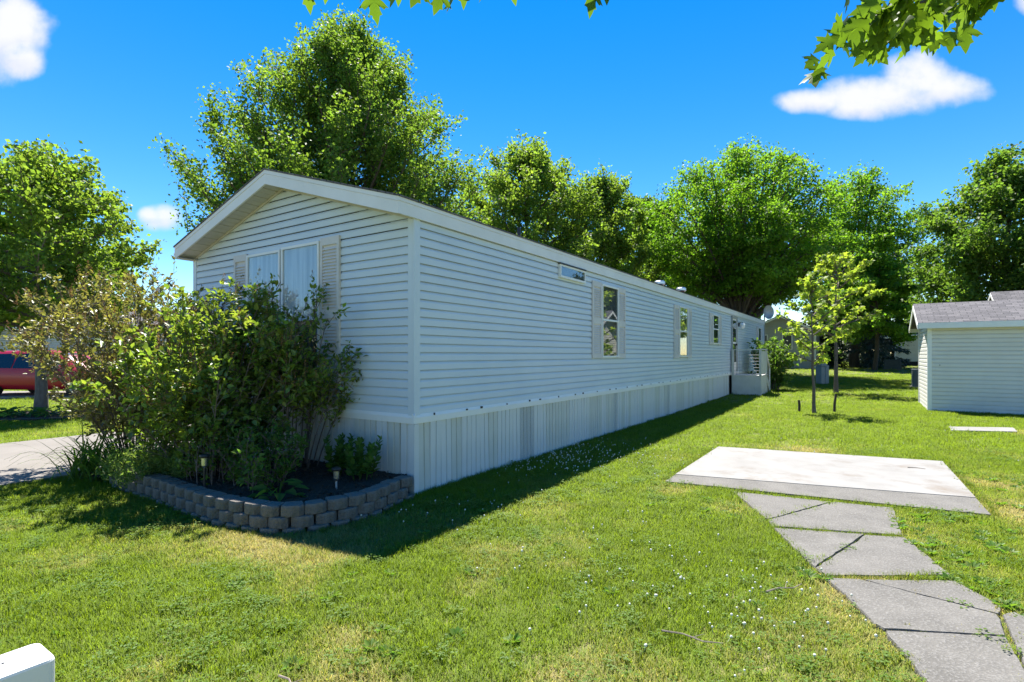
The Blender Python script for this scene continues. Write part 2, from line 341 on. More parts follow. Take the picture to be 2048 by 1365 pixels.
pad = empty('concrete_pad', (0, 0, 0), 0, 'large white concrete slab with grey front strip set in the lawn', 'slab')
def lerp(a, b, t): return (a[0]+(b[0]-a[0])*t, a[1]+(b[1]-a[1])*t)
A_, B_, C_, D_ = SLAB
E1, E2 = lerp(D_, A_, .15), lerp(C_, B_, .235)
slab('slab_panel', ccw([A_, B_, E2, E1]), -.1, .032, concw, pad)
slab('slab_edge', ccw([lerp(E1, D_, .006), lerp(E2, C_, .006), C_, D_]), -.1, .026, concg, pad)['label'] = 'weathered grey front strip'
sm_ = slab('stepping_slab', ccw([(9.66, 11.75), (10.95, 11.6), (10.45, 10.98), (9.25, 11.18)]), -.05, .028, concw)
tag(sm_, 'small white concrete slab lying alone in grass before the shed', 'slab')
PATH = [[(2.60, 6.22), (3.47, 5.79), (2.49, 5.18)], [(3.50, 5.77), (3.98, 5.55), (3.46, 4.72), (2.45, 4.97), (2.50, 5.155)],
        [(2.42, 4.90), (3.13, 4.73), (2.285, 4.01)], [(3.15, 4.72), (3.44, 4.66), (3.19, 3.87), (2.29, 3.86), (2.295, 4.0)],
        [(2.26, 3.80), (2.48, 3.78), (2.99, 3.275), (2.81, 3.03), (2.18, 3.11), (2.17, 3.17)], [(2.51, 3.78), (3.14, 3.77), (3.12, 3.39), (3.015, 3.29)],
        [(2.17, 3.085), (2.80, 3.01), (2.61, 2.72), (2.2, 2.1), (1.9, 2.1)], [(3.02, 3.265), (3.12, 3.30), (3.10, 2.6), (2.7, 2.1), (2.23, 2.1), (2.63, 2.715)]]
walk = empty('garden_path', (0, 0, 0), 0, 'path of broken grey concrete slabs with grassy joints leading to the pad', 'path')
r0_ = random.Random(8)
for i, p in enumerate(PATH):
    p = ccw(p); pp = []
    for a, b_ in zip(p, p[1:]+p[:1]):
        m_ = max(2, int(math.dist(a, b_)/.07))
        for k in range(m_):
            t = k/m_; j_ = .006 if k else .007; pp.append((a[0]+(b_[0]-a[0])*t+r0_.uniform(-j_, j_), a[1]+(b_[1]-a[1])*t+r0_.uniform(-j_, j_)))
    p = pp; c = np.mean(p, 0); n_ = len(p)
    q = [tuple(c+(np.array(a)-c)*1.018) for a in p]; q2 = [tuple(c+(np.array(a)-c)*1.004) for a in p]
    z = .016+.006*((i*37) % 5)/5
    V = [(*a, -.08) for a in q]+[(*a, z-.012) for a in q]+[(*a, z) for a in q2]
    F = [tuple(range(2*n_, 3*n_))]+[(k, (k+1) % n_, n_+(k+1) % n_, n_+k) for k in range(n_)]+[(n_+k, n_+(k+1) % n_, 2*n_+(k+1) % n_, 2*n_+k) for k in range(n_)]
    MB().add(V, F).build('paving_slab', concg, walk)

# ------------------------------------------------------------------ mobile home
HW, HL, SO, GO = 5.0, 25.8, .03, .30        # width, length, side and gable overhang
ZT, ZB = .93, .82                            # belly trim
ZE, ZF, ZR = 3.375, 3.183, 4.146             # eave top, fascia bottom, ridge
SL = (ZR-ZE)/(HW/2+SO)
home = empty('mobile_home', (*HC, 0), HA, 'long pale blue grey single-wide mobile home with white skirting and louvred shutters', 'house')
PITCH = .104
def prof(h):        # dutch lap course: (outward, height)
    return [(0.0, 0), (.0175, .0), (.0175, .004), (.0165, .066), (.007, .085), (-.0005, .0945), (-.008, h)]
def course(name, z0, z1, fx, ends, parent, m):
    """one siding board; fx(t,out,z) -> xyz ; ends(z) -> (t0,t1)"""
    h = PITCH; P = [(o, min(z, z1-z0)) for o, z in prof(h)]
    V = []; n_ = len(P)
    for side in (0, 1):
        for o, z in P: V.append(fx(ends(z0+z)[side], o, z0+z))
    F = [(k, n_+k, n_+k+1, k+1) for k in range(n_-1)]
    return MB().add(V, F).build(name, m, parent)
# long wall: board lengths with staggered butt joints would be lost at this scale, one board per course
MB().box(.06, HL, .01, HW-.01, ZB+.02, ZF+.06).build('wall_core', dark, home)
nz_ = int((ZF+.03-ZT)/PITCH)+1
for i in range(nz_):
    z = ZT-.01+i*PITCH
    cuts = [.075]; x = .075+((i//2)*1.37+.9) % 3.66
    while x < HL-.6: cuts.append(x); x += 3.66
    cuts.append(HL-.07)
    for k in range(len(cuts)-1):
        a, b_ = cuts[k]-(.02 if k else 0), cuts[k+1]; e_ = .0016*(k % 2)
        course('siding_board', z, min(z+PITCH, ZF+.02), lambda t, o, zz: (t, -o-e_+.0012*sin(t*1.7+i), zz), lambda zz: (a, b_), home, siding)
def slope_y(z, dz): return (ZR-dz-z)/SL      # half width at height z under the rake
ng = int((ZR-.16-ZT)/PITCH)+1
for i in range(ng):
    z = ZT-.01+i*PITCH; zt = min(z+PITCH, ZR-.17)
    def en(zz):
        w = min(HW/2-.075, max(.01, slope_y(zz, .155))); return (HW/2-w, HW/2+w)
    course('siding_board', z, zt, lambda t, o, zz: (-o, t, zz), lambda zz: tuple(reversed(en(zz))), home, siding)
g = MB()
g.add([(.0, .06, ZF-.1), (.0, HW-.06, ZF-.1), (.0, HW/2, ZR-.16)], [(0, 2, 1)]); g.build('gable_core', dark, home)
# left long wall, plain (never seen from the lawn)
MB().box(0.06, HL-.06, HW, HW+.012, ZT, ZF+.04).build('back_wall', siding, home)
MB().box(HL, HL+.012, .06, HW-.06, ZT, ZF+.04).build('end_wall', siding, home)
# corner posts
for (cx, cy, sx_, sy_) in ((0, 0, -1, -1), (HL, 0, 1, -1), (0, HW, -1, 1)):
    b = MB(); x0, x1 = cx+sx_*.024, cx-sx_*.075; y0, y1 = cy+sy_*.024, cy-sy_*.075
    b.box(x0, x1, y0, cy+sy_*.002, ZT-.02, ZF+.02).box(x0, cx+sx_*.002, cy+sy_*.0, y1, ZT-.02, ZF+.02)
    b.build('corner_post', siding, home)
# belly trim: sloping top
def band(P0, P1, out, name='belly_trim'):
    P0 = np.array(P0); P1 = np.array(P1); o = np.array(out); b = MB(); V = []
    for p in (P0, P1):
        for (d, z) in ((.0, ZB-.005), (.03, ZB), (.034, ZB+.07), (.02, ZT-.005), (.0, ZT+.005)): V.append((*(p+o*d), z))
    b.add(V, [(k, k+1, 6+k, 5+k) for k in range(4)]+[(0, 1, 2, 3, 4), (9, 8, 7, 6, 5)]); return b.build(name, trimw, home)
band((-.034, 0), (HL, 0), (0, -1)); band((0, HW+.03), (0, -.033), (-1, 0))
for k in range(34):                      # dark fastener clips along the trim
    x = .3+k*.52+.12*sin(k*2.1); MB().box(x, x+.018+.012*(k % 3), -.040, -.030, ZT-.035, ZT-.008-.006*(k % 2)).build('clip', blackp, home)
# skirting
def panelmesh(name, w, m):
    d = .02; xs_ = [0, .006, .018, w*.52, w*.55, w*.60, w*.63, w+.003, w+.004]; os_ = [-.01, -.01, d, d, .004, .004, d, d, -.01]
    V = [(x, -o, 0) for x, o in zip(xs_, os_)]+[(x, -o, ZB) for x, o in zip(xs_, os_)]; k = len(xs_)
    me = bpy.data.meshes.new(name); me.from_pydata(V, [], [(i, i+1, k+i+1, k+i) for i in range(k-1)]); me.materials.append(m); return me
PW = .2
pms = [panelmesh('skirting_panel', PW, m) for m in (skirtw, skirty, skirtv)]
r_ = random.Random(4)
def panel(x, y, rz, kind):
    o = bpy.data.objects.new('skirting_panel', pms[kind]); COL.objects.link(o); o.parent = home
    o.location = (x, y, .02); o.rotation_euler = (R(r_.uniform(-1.1, .5)), R(r_.gauss(0, .25)), rz+R(r_.uniform(-1.2, 1.2)))
for k in range(int((17.45-.05)/PW)):
    panel(.04+k*PW, .0, 0, 2 if k in (11, 12, 29, 47) else (1 if r_.random() < .4 else 0))
for k in range(int((24.9-18.9)/PW)): panel(19.0+k*PW, 0, 0, r_.choice((0, 1)))
for k in range(int(HW/PW)): panel(.0, .02+(k+1)*PW, -pi/2, r_.choice((0, 1, 1)))
MB().box(-.026, .05, -.028, .05, .0, ZB-.006).build('skirting_corner', skirtw, home)
MB().box(.05, 17.4, -.03, .0, .0, .022).build('bottom_rail', skirty, home)
MB().box(.03, HL, .05, HW-.05, 0, ZB).build('skirting_core', dark, home)
# roof
def rake_board(side):    # fascia along the rake, both slopes
    b = MB(); y0, y1 = (HW/2, -SO) if side < 0 else (HW/2, HW+SO); x0, x1 = -GO, -GO+.025
    for zo0, zo1, xo in ((-.192, -.052, 0), (-.050, 0, -.006)):
        V = [(x, y, zz+zo) for x in (x0+xo, x1) for y, zz in ((y0, ZR), (y1, ZE)) for zo in (zo0, zo1)]
        b.add(V, [(0, 2, 3, 1), (4, 5, 7, 6), (0, 1, 5, 4), (2, 6, 7, 3), (1, 3, 7, 5), (0, 4, 6, 2)])
    return b.build('rake_fascia', fasciam, home)
rake_board(-1); rake_board(1)
b = MB().box(-GO+.001, HL+.05, -SO-.022, -SO+.003, ZF, ZF+.140).box(-GO-.004, HL+.05, -SO-.028, -SO+.003, ZF+.142, ZE); b.build('eave_fascia', fasciam, home)
MB().box(-GO, HL+.05, HW+SO-.003, HW+SO+.022, ZF, ZE).build('eave_fascia', fasciam, home)
MB().box(HL+.025, HL+.05, -SO, HW+SO, ZF, ZE).build('end_fascia', fasciam, home)
for s in (-1, 1):
    e = HW/2+SO+.035; V = []
    for x in (-GO-.015, HL+.06):
        for y, z in ((0, ZR+.002), (e, ZR-e*SL+.002)):
            V += [(x, HW/2+s*y, z), (x, HW/2+s*y, z+.022)]
    f = [(0, 2, 3, 1), (4, 5, 7, 6), (0, 1, 5, 4), (2, 6, 7, 3), (1, 3, 7, 5), (0, 4, 6, 2)]
    MB().add(V, f).build('roof', shingle, home)
# end gable far
MB().add([(HL+.02, .05, ZF), (HL+.02, HW-.05, ZF), (HL+.02, HW/2, ZR-.05)], [(0, 1, 2)]).build('gable', siding, home)
# soffit panels under the rakes, each a board running from fascia to wall
for s in (-1, 1):
    n_ = 22; e = HW/2+SO
    for k in range(n_):
        a0, a1 = e*k/n_+.006, e*(k+1)/n_-.006
        V = [(x, HW/2+s*a, ZR-a*SL-.175-(.004 if k % 2 else 0)+o) for x in (-GO+.022, .0) for a in (a0, a1) for o in (0, .012)]
        MB().add(V, [(0, 2, 3, 1), (4, 5, 7, 6), (0, 1, 5, 4), (2, 6, 7, 3), (0, 4, 6, 2), (1, 3, 7, 5)]).build('soffit_panel', soffm, home)
    V = [(x, HW/2+s*a, ZR-a*SL-.16+o) for x in (-GO+.02, .02) for a in (0, e) for o in (0, .01)]
    MB().add(V, [(0, 2, 3, 1), (4, 5, 7, 6)]).build('soffit_backing', dark, home)
    V = [(x, HW/2+s*a, ZR-a*SL-.205+o) for x in (-.035, -.001) for a in (0, e-.04) for o in (0, .03)]
    MB().add(V, [(0, 2, 3, 1), (4, 5, 7, 6), (0, 1, 5, 4), (2, 6, 7, 3), (0, 4, 6, 2), (1, 3, 7, 5)]).build('frieze_moulding', soffm, home)
# boxed eave end at the far rake
MB().box(-GO+.002, .0, HW-.1, HW+SO, ZF-.004, ZF+.01).build('soffit_panel', soffm, home)

def glassmat():
    m = bpy.data.materials.new('window_glass'); m.use_nodes = True; t = m.node_tree; n, l = t.nodes, t.links; n.clear()
    g_ = n.new('ShaderNodeBsdfGlossy'); g_.inputs['Roughness'].default_value = .015; g_.inputs[0].default_value = (.95, .97, 1, 1)
    tr = n.new('ShaderNodeBsdfTransparent'); tr.inputs[0].default_value = (.86, .89, .90, 1)
    fr = n.new('ShaderNodeLayerWeight'); fr.inputs[0].default_value = .5
    pw = n.new('ShaderNodeMath'); pw.operation = 'POWER'; pw.inputs[1].default_value = 4.; l.new(fr.outputs['Facing'], pw.inputs[0])
    ma = n.new('ShaderNodeMath'); ma.operation = 'MULTIPLY_ADD'; ma.inputs[1].default_value = .9; ma.inputs[2].default_value = .07; ma.use_clamp = True
    l.new(pw.outputs[0], ma.inputs[0]); mx = n.new('ShaderNodeMixShader'); l.new(ma.outputs[0], mx.inputs[0]); l.new(tr.outputs[0], mx.inputs[1]); l.new(g_.outputs[0], mx.inputs[2])
    o_ = n.new('ShaderNodeOutputMaterial'); l.new(mx.outputs[0], o_.inputs[0]); return m
glass = glassmat()
screenm = mat('insect_screen', (.055, .055, .06), (.085, .085, .085), 18, .7)
# A wall-mounted assembly is built in a plane frame: s along the wall, o outwards, z up
class Wall:
    def __init__(s, org, ds, do): s.o = np.array(org, float); s.ds = np.array(ds, float); s.do = np.array(do, float)
    def box(s, b, s0, s1, o0, o1, z0, z1):
        V = [(*(s.o+s.ds*a+s.do*c), z) for z in (z0, z1) for c in (o0, o1) for a in (s0, s1)]
        b.add(V, [(0, 2, 3, 1), (4, 5, 7, 6), (0, 1, 5, 4), (2, 6, 7, 3), (0, 4, 6, 2), (1, 3, 7, 5)]); return b
LW = Wall((0, 0), (1, 0), (0, -1)); GW = Wall((0, 0), (0, 1), (-1, 0))
BO = .0175                                    # outer face of siding
def window(w, s0, s1, z0, z1, zm, inner_up, inner_lo, fw=.035, name='window', parent=home, screen=True):
    fr = MB()
    w.box(fr, s0, s1, BO, BO+.045, z1-fw, z1); w.box(fr, s0, s1, BO, BO+.05, z0, z0+fw); w.box(fr, s0, s0+fw, BO, BO+.044, z0+fw, z1-fw); w.box(fr, s1-fw, s1, BO, BO+.044, z0+fw, z1-fw)
    wi = fr.build(name, trimw, parent)
    bk = MB(); w.box(bk, s0+fw, s1-fw, BO+.001, BO+.006, zm, z1-fw); bk.build('pane_backing', inner_up, wi)  # sheet behind the glass: white curtain on the gable, painted room darkness elsewhere
    bk = MB(); w.box(bk, s0+fw, s1-fw, BO+.001, BO+.006, z0+fw, zm-.001); bk.build('pane_backing', inner_lo, wi)  # lower sheet: insect screen on the long wall, painted room darkness on the gable
    b = MB(); w.box(b, s0+fw, s1-fw, BO+.008, BO+.041, zm-.018, zm+.018); b.build('meeting_rail', trimw, wi)
    b = MB(); w.box(b, s0+fw, s1-fw, BO+.028, BO+.031, zm+.018, z1-fw); b.build('pane', glass, wi)
    b = MB(); w.box(b, s0+fw, s1-fw, BO+.022, BO+.025, z0+fw, zm-.018); b.build('pane', glass, wi)
    return wi
def shutter(w, s0, s1, z0, z1, zmid=None):
    st = .045; b = MB(); w.box(b, s0, s0+st, BO, BO+.032, z0, z1); w.box(b, s1-st, s1, BO, BO+.032, z0, z1)
    w.box(b, s0+st, s1-st, BO, BO+.030, z1-.10, z1); w.box(b, s0+st, s1-st, BO, BO+.030, z0, z0+.09)
    if zmid: w.box(b, s0+st, s1-st, BO, BO+.030, zmid-.06, zmid+.06)
    w.box(b, s0+st, s1-st, BO, BO+.006, z0+.09, z1-.1)
    sh = b.build('shutter', shutm, home)
    n_ = int((z1-z0-.2)/.042); rows = MB()
    for k in range(n_):
        z = z0+.1+k*.042
        if zmid and abs(z+.02-zmid) < .085: continue
        V = [(*(w.o+w.ds*a+w.do*(BO+o)), zz) for a in (s0+st, s1-st) for o, zz in ((.008, z+.034), (.026, z+.008), (.027, z+.001), (.008, z+.024))]
        MB().add(V, [(0, 1, 5, 4), (1, 2, 6, 5), (2, 3, 7, 6)]).build('louver', shutd, sh)
    return sh
# gable window pair with shutters
window(GW, 2.53, 3.37, 1.30, 3.10, 2.10, pane_backing, room_dark); window(GW, 1.66, 2.495, 1.30, 3.12, 2.10, pane_backing, room_dark)
b = MB(); GW.box(b, 2.496, 2.529, BO, BO+.03, 1.3, 3.11); b.build('mullion', metal, home)
shutter(GW, 1.27, 1.65, 1.25, 3.15, 2.15); shutter(GW, 3.38, 3.74, 1.25, 3.13, 2.15)
# long wall windows
window(LW, 5.19, 6.03, 1.56, 3.01, 2.31, room_dark, screenm); shutter(LW, 4.77, 5.185, 1.55, 3.03, 2.27); shutter(LW, 6.035, 6.44, 1.55, 3.03, 2.27)
window(LW, 10.48, 11.33, 1.55, 2.98, 2.28, room_dark, screenm); shutter(LW, 10.02, 10.475, 1.52, 2.99, 2.26); shutter(LW, 11.335, 11.76, 1.52, 2.99, 2.26)
window(LW, 14.48, 15.34, 1.99, 3.0, 2.50, room_dark, screenm); shutter(LW, 14.03, 14.475, 1.96, 3.03); shutter(LW, 15.345, 15.79, 1.96, 3.03)
window(LW, 23.95, 24.75, 1.75, 2.95, 2.3, room_dark, screenm); shutter(LW, 23.5, 23.945, 1.72, 2.97); shutter(LW, 24.755, 25.2, 1.72, 2.97)
# high awning vent window
fr = MB(); LW.box(fr, 3.45, 4.43, BO, BO+.05, 2.93, 2.965); LW.box(fr, 3.45, 4.43, BO, BO+.04, 3.125, 3.155); LW.box(fr, 3.45, 3.48, BO, BO+.045, 2.965, 3.125); LW.box(fr, 4.40, 4.43, BO, BO+.045, 2.965, 3.125)
wi = fr.build('transom_window', trimw, home); b = MB(); LW.box(b, 3.48, 4.40, BO+.03, BO+.034, 2.965, 3.125); b.build('pane', glass, wi)
b = MB(); LW.box(b, 3.48, 4.40, BO, BO+.01, 2.965, 3.125); b.build('pane_backing', room_dark, wi); b = MB(); LW.box(b, 3.44, 4.44, BO, BO+.055, 3.157, 3.18); b.build('drip_cap', blackp, wi)  # dark sheet behind the pane paints the unlit interior
# door with storm glass
fr = MB(); LW.box(fr, 17.58, 17.66, BO, BO+.06, .95, 3.13); LW.box(fr, 18.52, 18.60, BO, BO+.06, .95, 3.13); LW.box(fr, 17.58, 18.60, BO, BO+.058, 3.05, 3.14)
do = fr.build('door', metal, home)
b = MB(); LW.box(b, 17.66, 18.52, BO, BO+.02, .95, 3.05); b.build('door_leaf', trimw, do)
for z0, z1 in ((1.32, 2.05), (2.12, 2.98)):
    b = MB(); LW.box(b, 17.74, 18.44, BO+.021, BO+.025, z0, z1); b.build('pane', room_dark, do); b = MB(); LW.box(b, 17.74, 18.44, BO+.03, BO+.033, z0, z1); b.build('pane', glass, do)
b = MB(); LW.box(b, 18.36, 18.42, BO+.034, BO+.09, 1.98, 2.06); b.build('handle', blackp, do)
# porch lamp beside the door
b = MB(); LW.box(b, 19.0, 19.08, BO, BO+.05, 2.78, 2.95); lp = b.build('porch_lamp', blackp, home)
c = LW.o+LW.ds*19.05+LW.do*.19; MB().lathe([(.03, -.13), (.085, -.06), (.095, .03), (.06, .08), (.02, .11)], (*c, 2.82), 10).build('lamp_glass', trimw, lp)
MB().tube([(19.04, -.06, 2.86), (19.05, -.12, 2.97), (19.05, -.19, 2.94)], .012).build('lamp_arm', blackp, lp)
# roof vents
def flue(x, y, h, m, cap):
    z = ZR-abs(y-HW/2)*SL; f = MB().lathe([(.12, -.1), (.12, h)], (x, y, z), 14).build('roof_vent', m, home)
    MB().lathe([(.16, 0), (.19, .03), (.19, .1), (.15, .14), (.03, .16)], (x, y, z+h-.03), 14).build('vent_cap', cap, f)
rust = mat('rusty_metal', (.16, .075, .05), (.10, .05, .04), 9, .8)
flue(12.9, 1.3, .17, metal, steel); flue(15.4, 1.3, .21, rust, steel)
MB().lathe([(.045, -.1), (.035, .33)], (4.27, 1.3, ZR-1.2*SL), 10).build('vent_pipe', blackp, home)
print('house done')

# satellite dish on a mast at the end of the house
dp = hl(25.9, -.1); dz = float(gz(dp[1]))
dish = empty('satellite_dish', (*dp, dz), R(15), 'grey round satellite dish on a mast at the far end of the blue home', 'dish')
MB().tube([(0, .1, 0), (0, .1, 3.5)], .03, 8).build('mast', metal, dish)
V = []; F = []
for i in range(6):
    for k in range(20): r = .36*i/5; V.append((r*cos(2*pi*k/20)*.9, -.12-.10*(1-(i/5)**2)*-1-.1, 3.62+r*sin(2*pi*k/20)))
for i in range(5):
    for k in range(20): F.append((i*20+k, i*20+(k+1) % 20, (i+1)*20+(k+1) % 20, (i+1)*20+k))
MB().add(V, F).build('reflector', metal, dish, True)
MB().tube([(0, -.1, 3.3), (0, -.5, 3.45)], .014).tube([(0, .1, 3.45), (0, -.1, 3.6)], .025).build('feed_arm', metal, dish)

# porch with wire railing and steps
pz = float(gz(20.5))
porch = empty('porch', (*hl(17.5, 0), pz), HA, 'small white wooden porch with wire mesh railing against the long wall', 'porch')
pm = mat('porch_paint', (.58, .58, .55), (.50, .50, .46), 3, .7, .1, 30, streak=((.20, .21, .17), 1.6, (1.2, 1.2, .5), .58, .8))
DK = .76
MB().box(0, .03, -1.1, -.06, 0, DK-.03).build('side_panel', pm, porch); MB().box(.03, 1.5, -1.1, -1.07, 0, DK-.03).build('side_panel', pm, porch)
for k in range(10): MB().box(-.02+k*.155, -.02+k*.155+.148, -1.13, -.05, DK-.03, DK).build('deck_board', pm, porch)
for k in range(3):
    x = 1.5+k*.28; z = DK-.19*(k+1); MB().box(x, x+.3, -1.08, -.1, z-.035, z).build('tread', pm, porch); MB().box(x, x+.02, -1.06, -.12, z-.19 if k < 2 else 0, z-.036).build('riser', pm, porch)
MB().add([(1.5, -1.11, DK), (2.4, -1.11, .1), (2.4, -1.11, 0), (2.2, -1.11, 0), (1.5, -1.11, .5), (1.5, -1.08, DK), (2.4, -1.08, .1), (2.4, -1.08, 0), (2.2, -1.08, 0), (1.5, -1.08, .5)], [(0, 1, 2, 3, 4), (9, 8, 7, 6, 5), (0, 5, 6, 1), (4, 3, 8, 9)]).build('stringer', pm, porch)
for x, y in ((.02, -1.08), (1.46, -1.08), (.02, -.1)): MB().box(x-.04, x+.04, y-.04, y+.04, -.0 if y < -.5 else DK, DK+.98).build('post', pm, porch)
MB().box(-.04, 1.5, -1.13, -1.03, DK+.98, DK+1.02).build('handrail', pm, porch); MB().box(-.03, .07, -1.03, -.04, DK+.965, DK+1.0).build('handrail', pm, porch)
MB().box(.1, 1.42, -1.095, -1.065, DK+.05, DK+.93).build('railing_panel', pm, porch)
MB().tube([(1.5, -1.08, DK+.95), (2.4, -1.08, .98)], .03, 6).build('handrail', pm, porch); MB().box(2.37, 2.43, -1.11, -1.05, 0, 1.0).build('post', pm, porch)
wm = MB()
for k in range(9): wm.tube([(.02, -.12-k*.115, DK+.02), (.02, -.12-k*.115, DK+.95)], .004, 4)
for k in range(8): wm.tube([(.02, -.1, DK+.06+k*.12), (.02, -1.05, DK+.06+k*.12)], .004, 4)
wm.build('wire_mesh', metal, porch)

# ------------------------------------------------------------------ trees
def bez(a, c, b, n):
    t = np.linspace(0, 1, n)[:, None]; return (1-t)**2*a+2*t*(1-t)*c+t*t*b
def make_tree(name, base, h, tr, zb, Rmax, profl, leafm, barkm, label, seed, n_limb=34, n_sub=9, leaves=30000, lsize=.15, upright=.55, droop=0., trunk_top=.86, fork=None, tpl=LEAF2, plume=.16, group=None, limb_t=(.0, 1.), up_b=.4, lean=(0, 0), zs=.75, bt=(1.6, 1.1)):
    """tapered trunk, limbs that reach the crown envelope, sub-branches with leaves along them"""
    g = np.random.default_rng(seed); root = empty(name, base, 0, label, 'tree', group)
    px_, py_ = zip(*profl); Rr = lambda s: Rmax*np.interp(s, px_, py_)
    tk = MB(); n_ = 9; zz = np.linspace(-.15, h*trunk_top, n_); wob = np.cumsum(g.normal(size=(n_, 2))*h*.006, 0); wob -= wob[0]
    TP = np.stack([wob[:, 0]+lean[0]*zz, wob[:, 1]+lean[1]*zz, zz], 1); rad = tr*np.interp(zz/h, [-.1, 0.0, .06, .3, .6, .9], [1.5, 1.3, 1., .78, .45, .06])
    tk.tube(TP, rad, 9)
    at_tr = lambda z: np.array([np.interp(z, zz, TP[:, 0]), np.interp(z, zz, TP[:, 1]), z])
    segs_o, segs_d, segs_l = [], [], []
    if fork: starts = [fork[0]*h]*n_limb
    for i in range(n_limb):
        q = (i+.5)/n_limb; s1 = limb_t[0]+(limb_t[1]-limb_t[0])*q; z1 = zb+(h-zb)*s1
        az = i*2.39996+g.normal()*.25; r1 = Rr(s1)*g.uniform(.80, 1.06)
        end = at_tr(min(z1, h*trunk_top))*np.array([1, 1, 0])+np.array([r1*cos(az), r1*sin(az), z1-droop*r1*.25])
        z0 = max(zb*.75, min(z1-upright*r1*g.uniform(.8, 1.2), h*trunk_top*.97))
        if fork: z0 = fork[0]*h*g.uniform(.85, 1.35)
        st = at_tr(z0); ctl = st+(end-st)*np.array([.55, .55, .35 if upright > .4 else .7])+np.array([0, 0, droop*r1*.25])
        P = bez(st, ctl, end, 7); L = np.linalg.norm(end-st); r0 = min(tr*.42, .018*L+.012)
        if fork: r0 = .17*tr+.004*L if i % 6 else min(tr*.6, .02*L+.02)
        tk.tube(P, np.linspace(r0, .012, 7), 5, False)
        nsb = max(3, int(n_sub*(.5+L/Rmax*.6)))
        for k in range(nsb):
            t = g.uniform(.22, 1.0); j = t*6; a = int(min(j, 5)); p = P[a]+(P[a+1]-P[a])*(j-a); dr = nrm(P[a+1]-P[a])
            d = nrm(dr*.7+g.normal(size=3)*np.array([.6, .6, .35])+np.array([0, 0, upright*.9-droop*.5])); l_ = Rmax*g.uniform(.14, .34)*(1.15-.45*t)
            e = p+d*l_+np.array([0, 0, -droop*l_*.5]); tk.tube(bez(p, p+d*l_*.6, e, 4), np.linspace(.012+.004*l_, .004, 4), 4, False)
            segs_o.append(p); segs_d.append(e-p); segs_l.append(l_)
        segs_o.append(P[3]); segs_d.append(P[6]-P[3]); segs_l.append(L*.5)
    # top leader
    for k in range(6):
        p = at_tr(h*trunk_top*g.uniform(.85, 1)); e = p+np.array([g.normal()*.06*h, g.normal()*.06*h, (h-p[2])*g.uniform(.7, 1.05)]); segs_o.append(p); segs_d.append(e-p); segs_l.append(np.linalg.norm(e-p)); tk.tube([p, e], [.02, .005], 4)
    tk.build('trunk', barkm, root)
    O = np.array(segs_o); D = np.array(segs_d); Ls = np.array(segs_l)
    # thin out the shaded core so that light and sky show between branches
    w = Ls.copy(); idx = g.choice(len(O), leaves, p=w/w.sum()); t = g.beta(bt[0], bt[1], leaves)*1.08
    P = O[idx]+D[idx]*t[:, None]; sg = plume*np.sqrt(Ls[idx])*(1.1-.55*t)*1.25
    P = P+g.normal(size=(leaves, 3))*sg[:, None]*np.array([1, 1, zs])
    ax = nrm(nrm(D[idx])*.5+g.normal(size=(leaves, 3))*.75+np.array([0, 0, -.45-droop*.5]))
    S = lsize*g.uniform(.65, 1.3, leaves)
    cr = link('crown', scatter_mesh('crown', tpl, P, ax, S, g, up_b), leafm, root); cr['kind'] = 'stuff'
    return root
EGG = [(0, .8), (.25, 1.), (.46, .97), (.65, .77), (.82, .49), (.93, .25), (1, .05)]
OVAL = [(0, .4), (.15, .8), (.4, 1.), (.65, .9), (.85, .6), (1, .12)]
DOME = [(0, .75), (.2, 1.), (.5, .98), (.75, .78), (.92, .45), (1, .1)]
# big upright maple right behind the house
make_tree('maple_tree', G(-7.3, 23.), 15.4, .30, 2.6, 6.0, EGG, lf_maple, bark, 'tall upright maple towering behind the gable of the blue home', 15, 170, 14, 230000, .135, .8, 0., .88, plume=.19)
make_tree('maple_tree', G(.9, 31.), 13.4, .26, 2.5, 4.6, OVAL, lf_maple2, bark, 'pale green maple with a rounded double top behind the long roof', 12, 80, 13, 85000, .17, .75, 0., .86, plume=.24)
make_tree('maple_tree', G(5.3, 33.5), 12.4, .26, 2.5, 3.6, OVAL, lf_maple2, bark, 'pale green maple with a pointed top behind the two roof vents', 13, 66, 13, 66000, .17, .75, 0., .86, plume=.24)
make_tree('maple_tree', G(11.4, 44.), 13.6, .28, 2.5, 5.0, OVAL, lf_dark, bark, 'dark green tree half hidden between the pale maples and the spreading tree', 14, 44, 10, 42000, .27, .7, 0., .86, plume=.3)
# spreading honey locust with visible limbs behind the far end of the house
make_tree('locust_tree', G(14.3, 33.), 13.9, .42, 6.4, 5.9, DOME, lf_locust, bark, 'large spreading bright green tree with forked trunk behind the satellite dish', 21, 70, 15, 100000, .17, .35, .38, .55, (.19,), LEAF2, .27, up_b=.9, zs=.45, bt=(2.4, 1.))
make_tree('locust_tree', G(28.4, 44.), 15.9, .34, 5.4, 5.4, DOME, lf_locust, bark, 'open feathery tree with airy sideways boughs behind the young maples', 22, 46, 11, 44000, .21, .25, .4, .6, (.25,), LEAF2, .26, up_b=.9, zs=.4, bt=(2.4, 1.))
make_tree('locust_tree', G(27.3, 40.), 8.6, .16, 3.0, 3.2, DOME, lf_locust, bark, 'low drooping tree in the shade between the saplings and the spruce', 23, 30, 9, 22000, .2, .2, .7, .7, None, LEAF2, .26, up_b=.8, zs=.5)
# oak-like tree behind the shed
make_tree('oak_tree', G(27.6, 30.), 12.2, .34, 2.6, 4.7, OVAL, lf_dark, bark, 'dense dark green tree rising behind the white shed', 31, 60, 13, 72000, .2, .45, .15, .8, None, LEAF2, .3)
make_tree('oak_tree', G(39, 60.), 9.5, .3, 2., 4., DOME, lf_locust, bark, 'small round tree in the distance beside the shed roof', 32, 26, 9, 16000, .32, .4, .2, .8, None, LEAF2, .25)
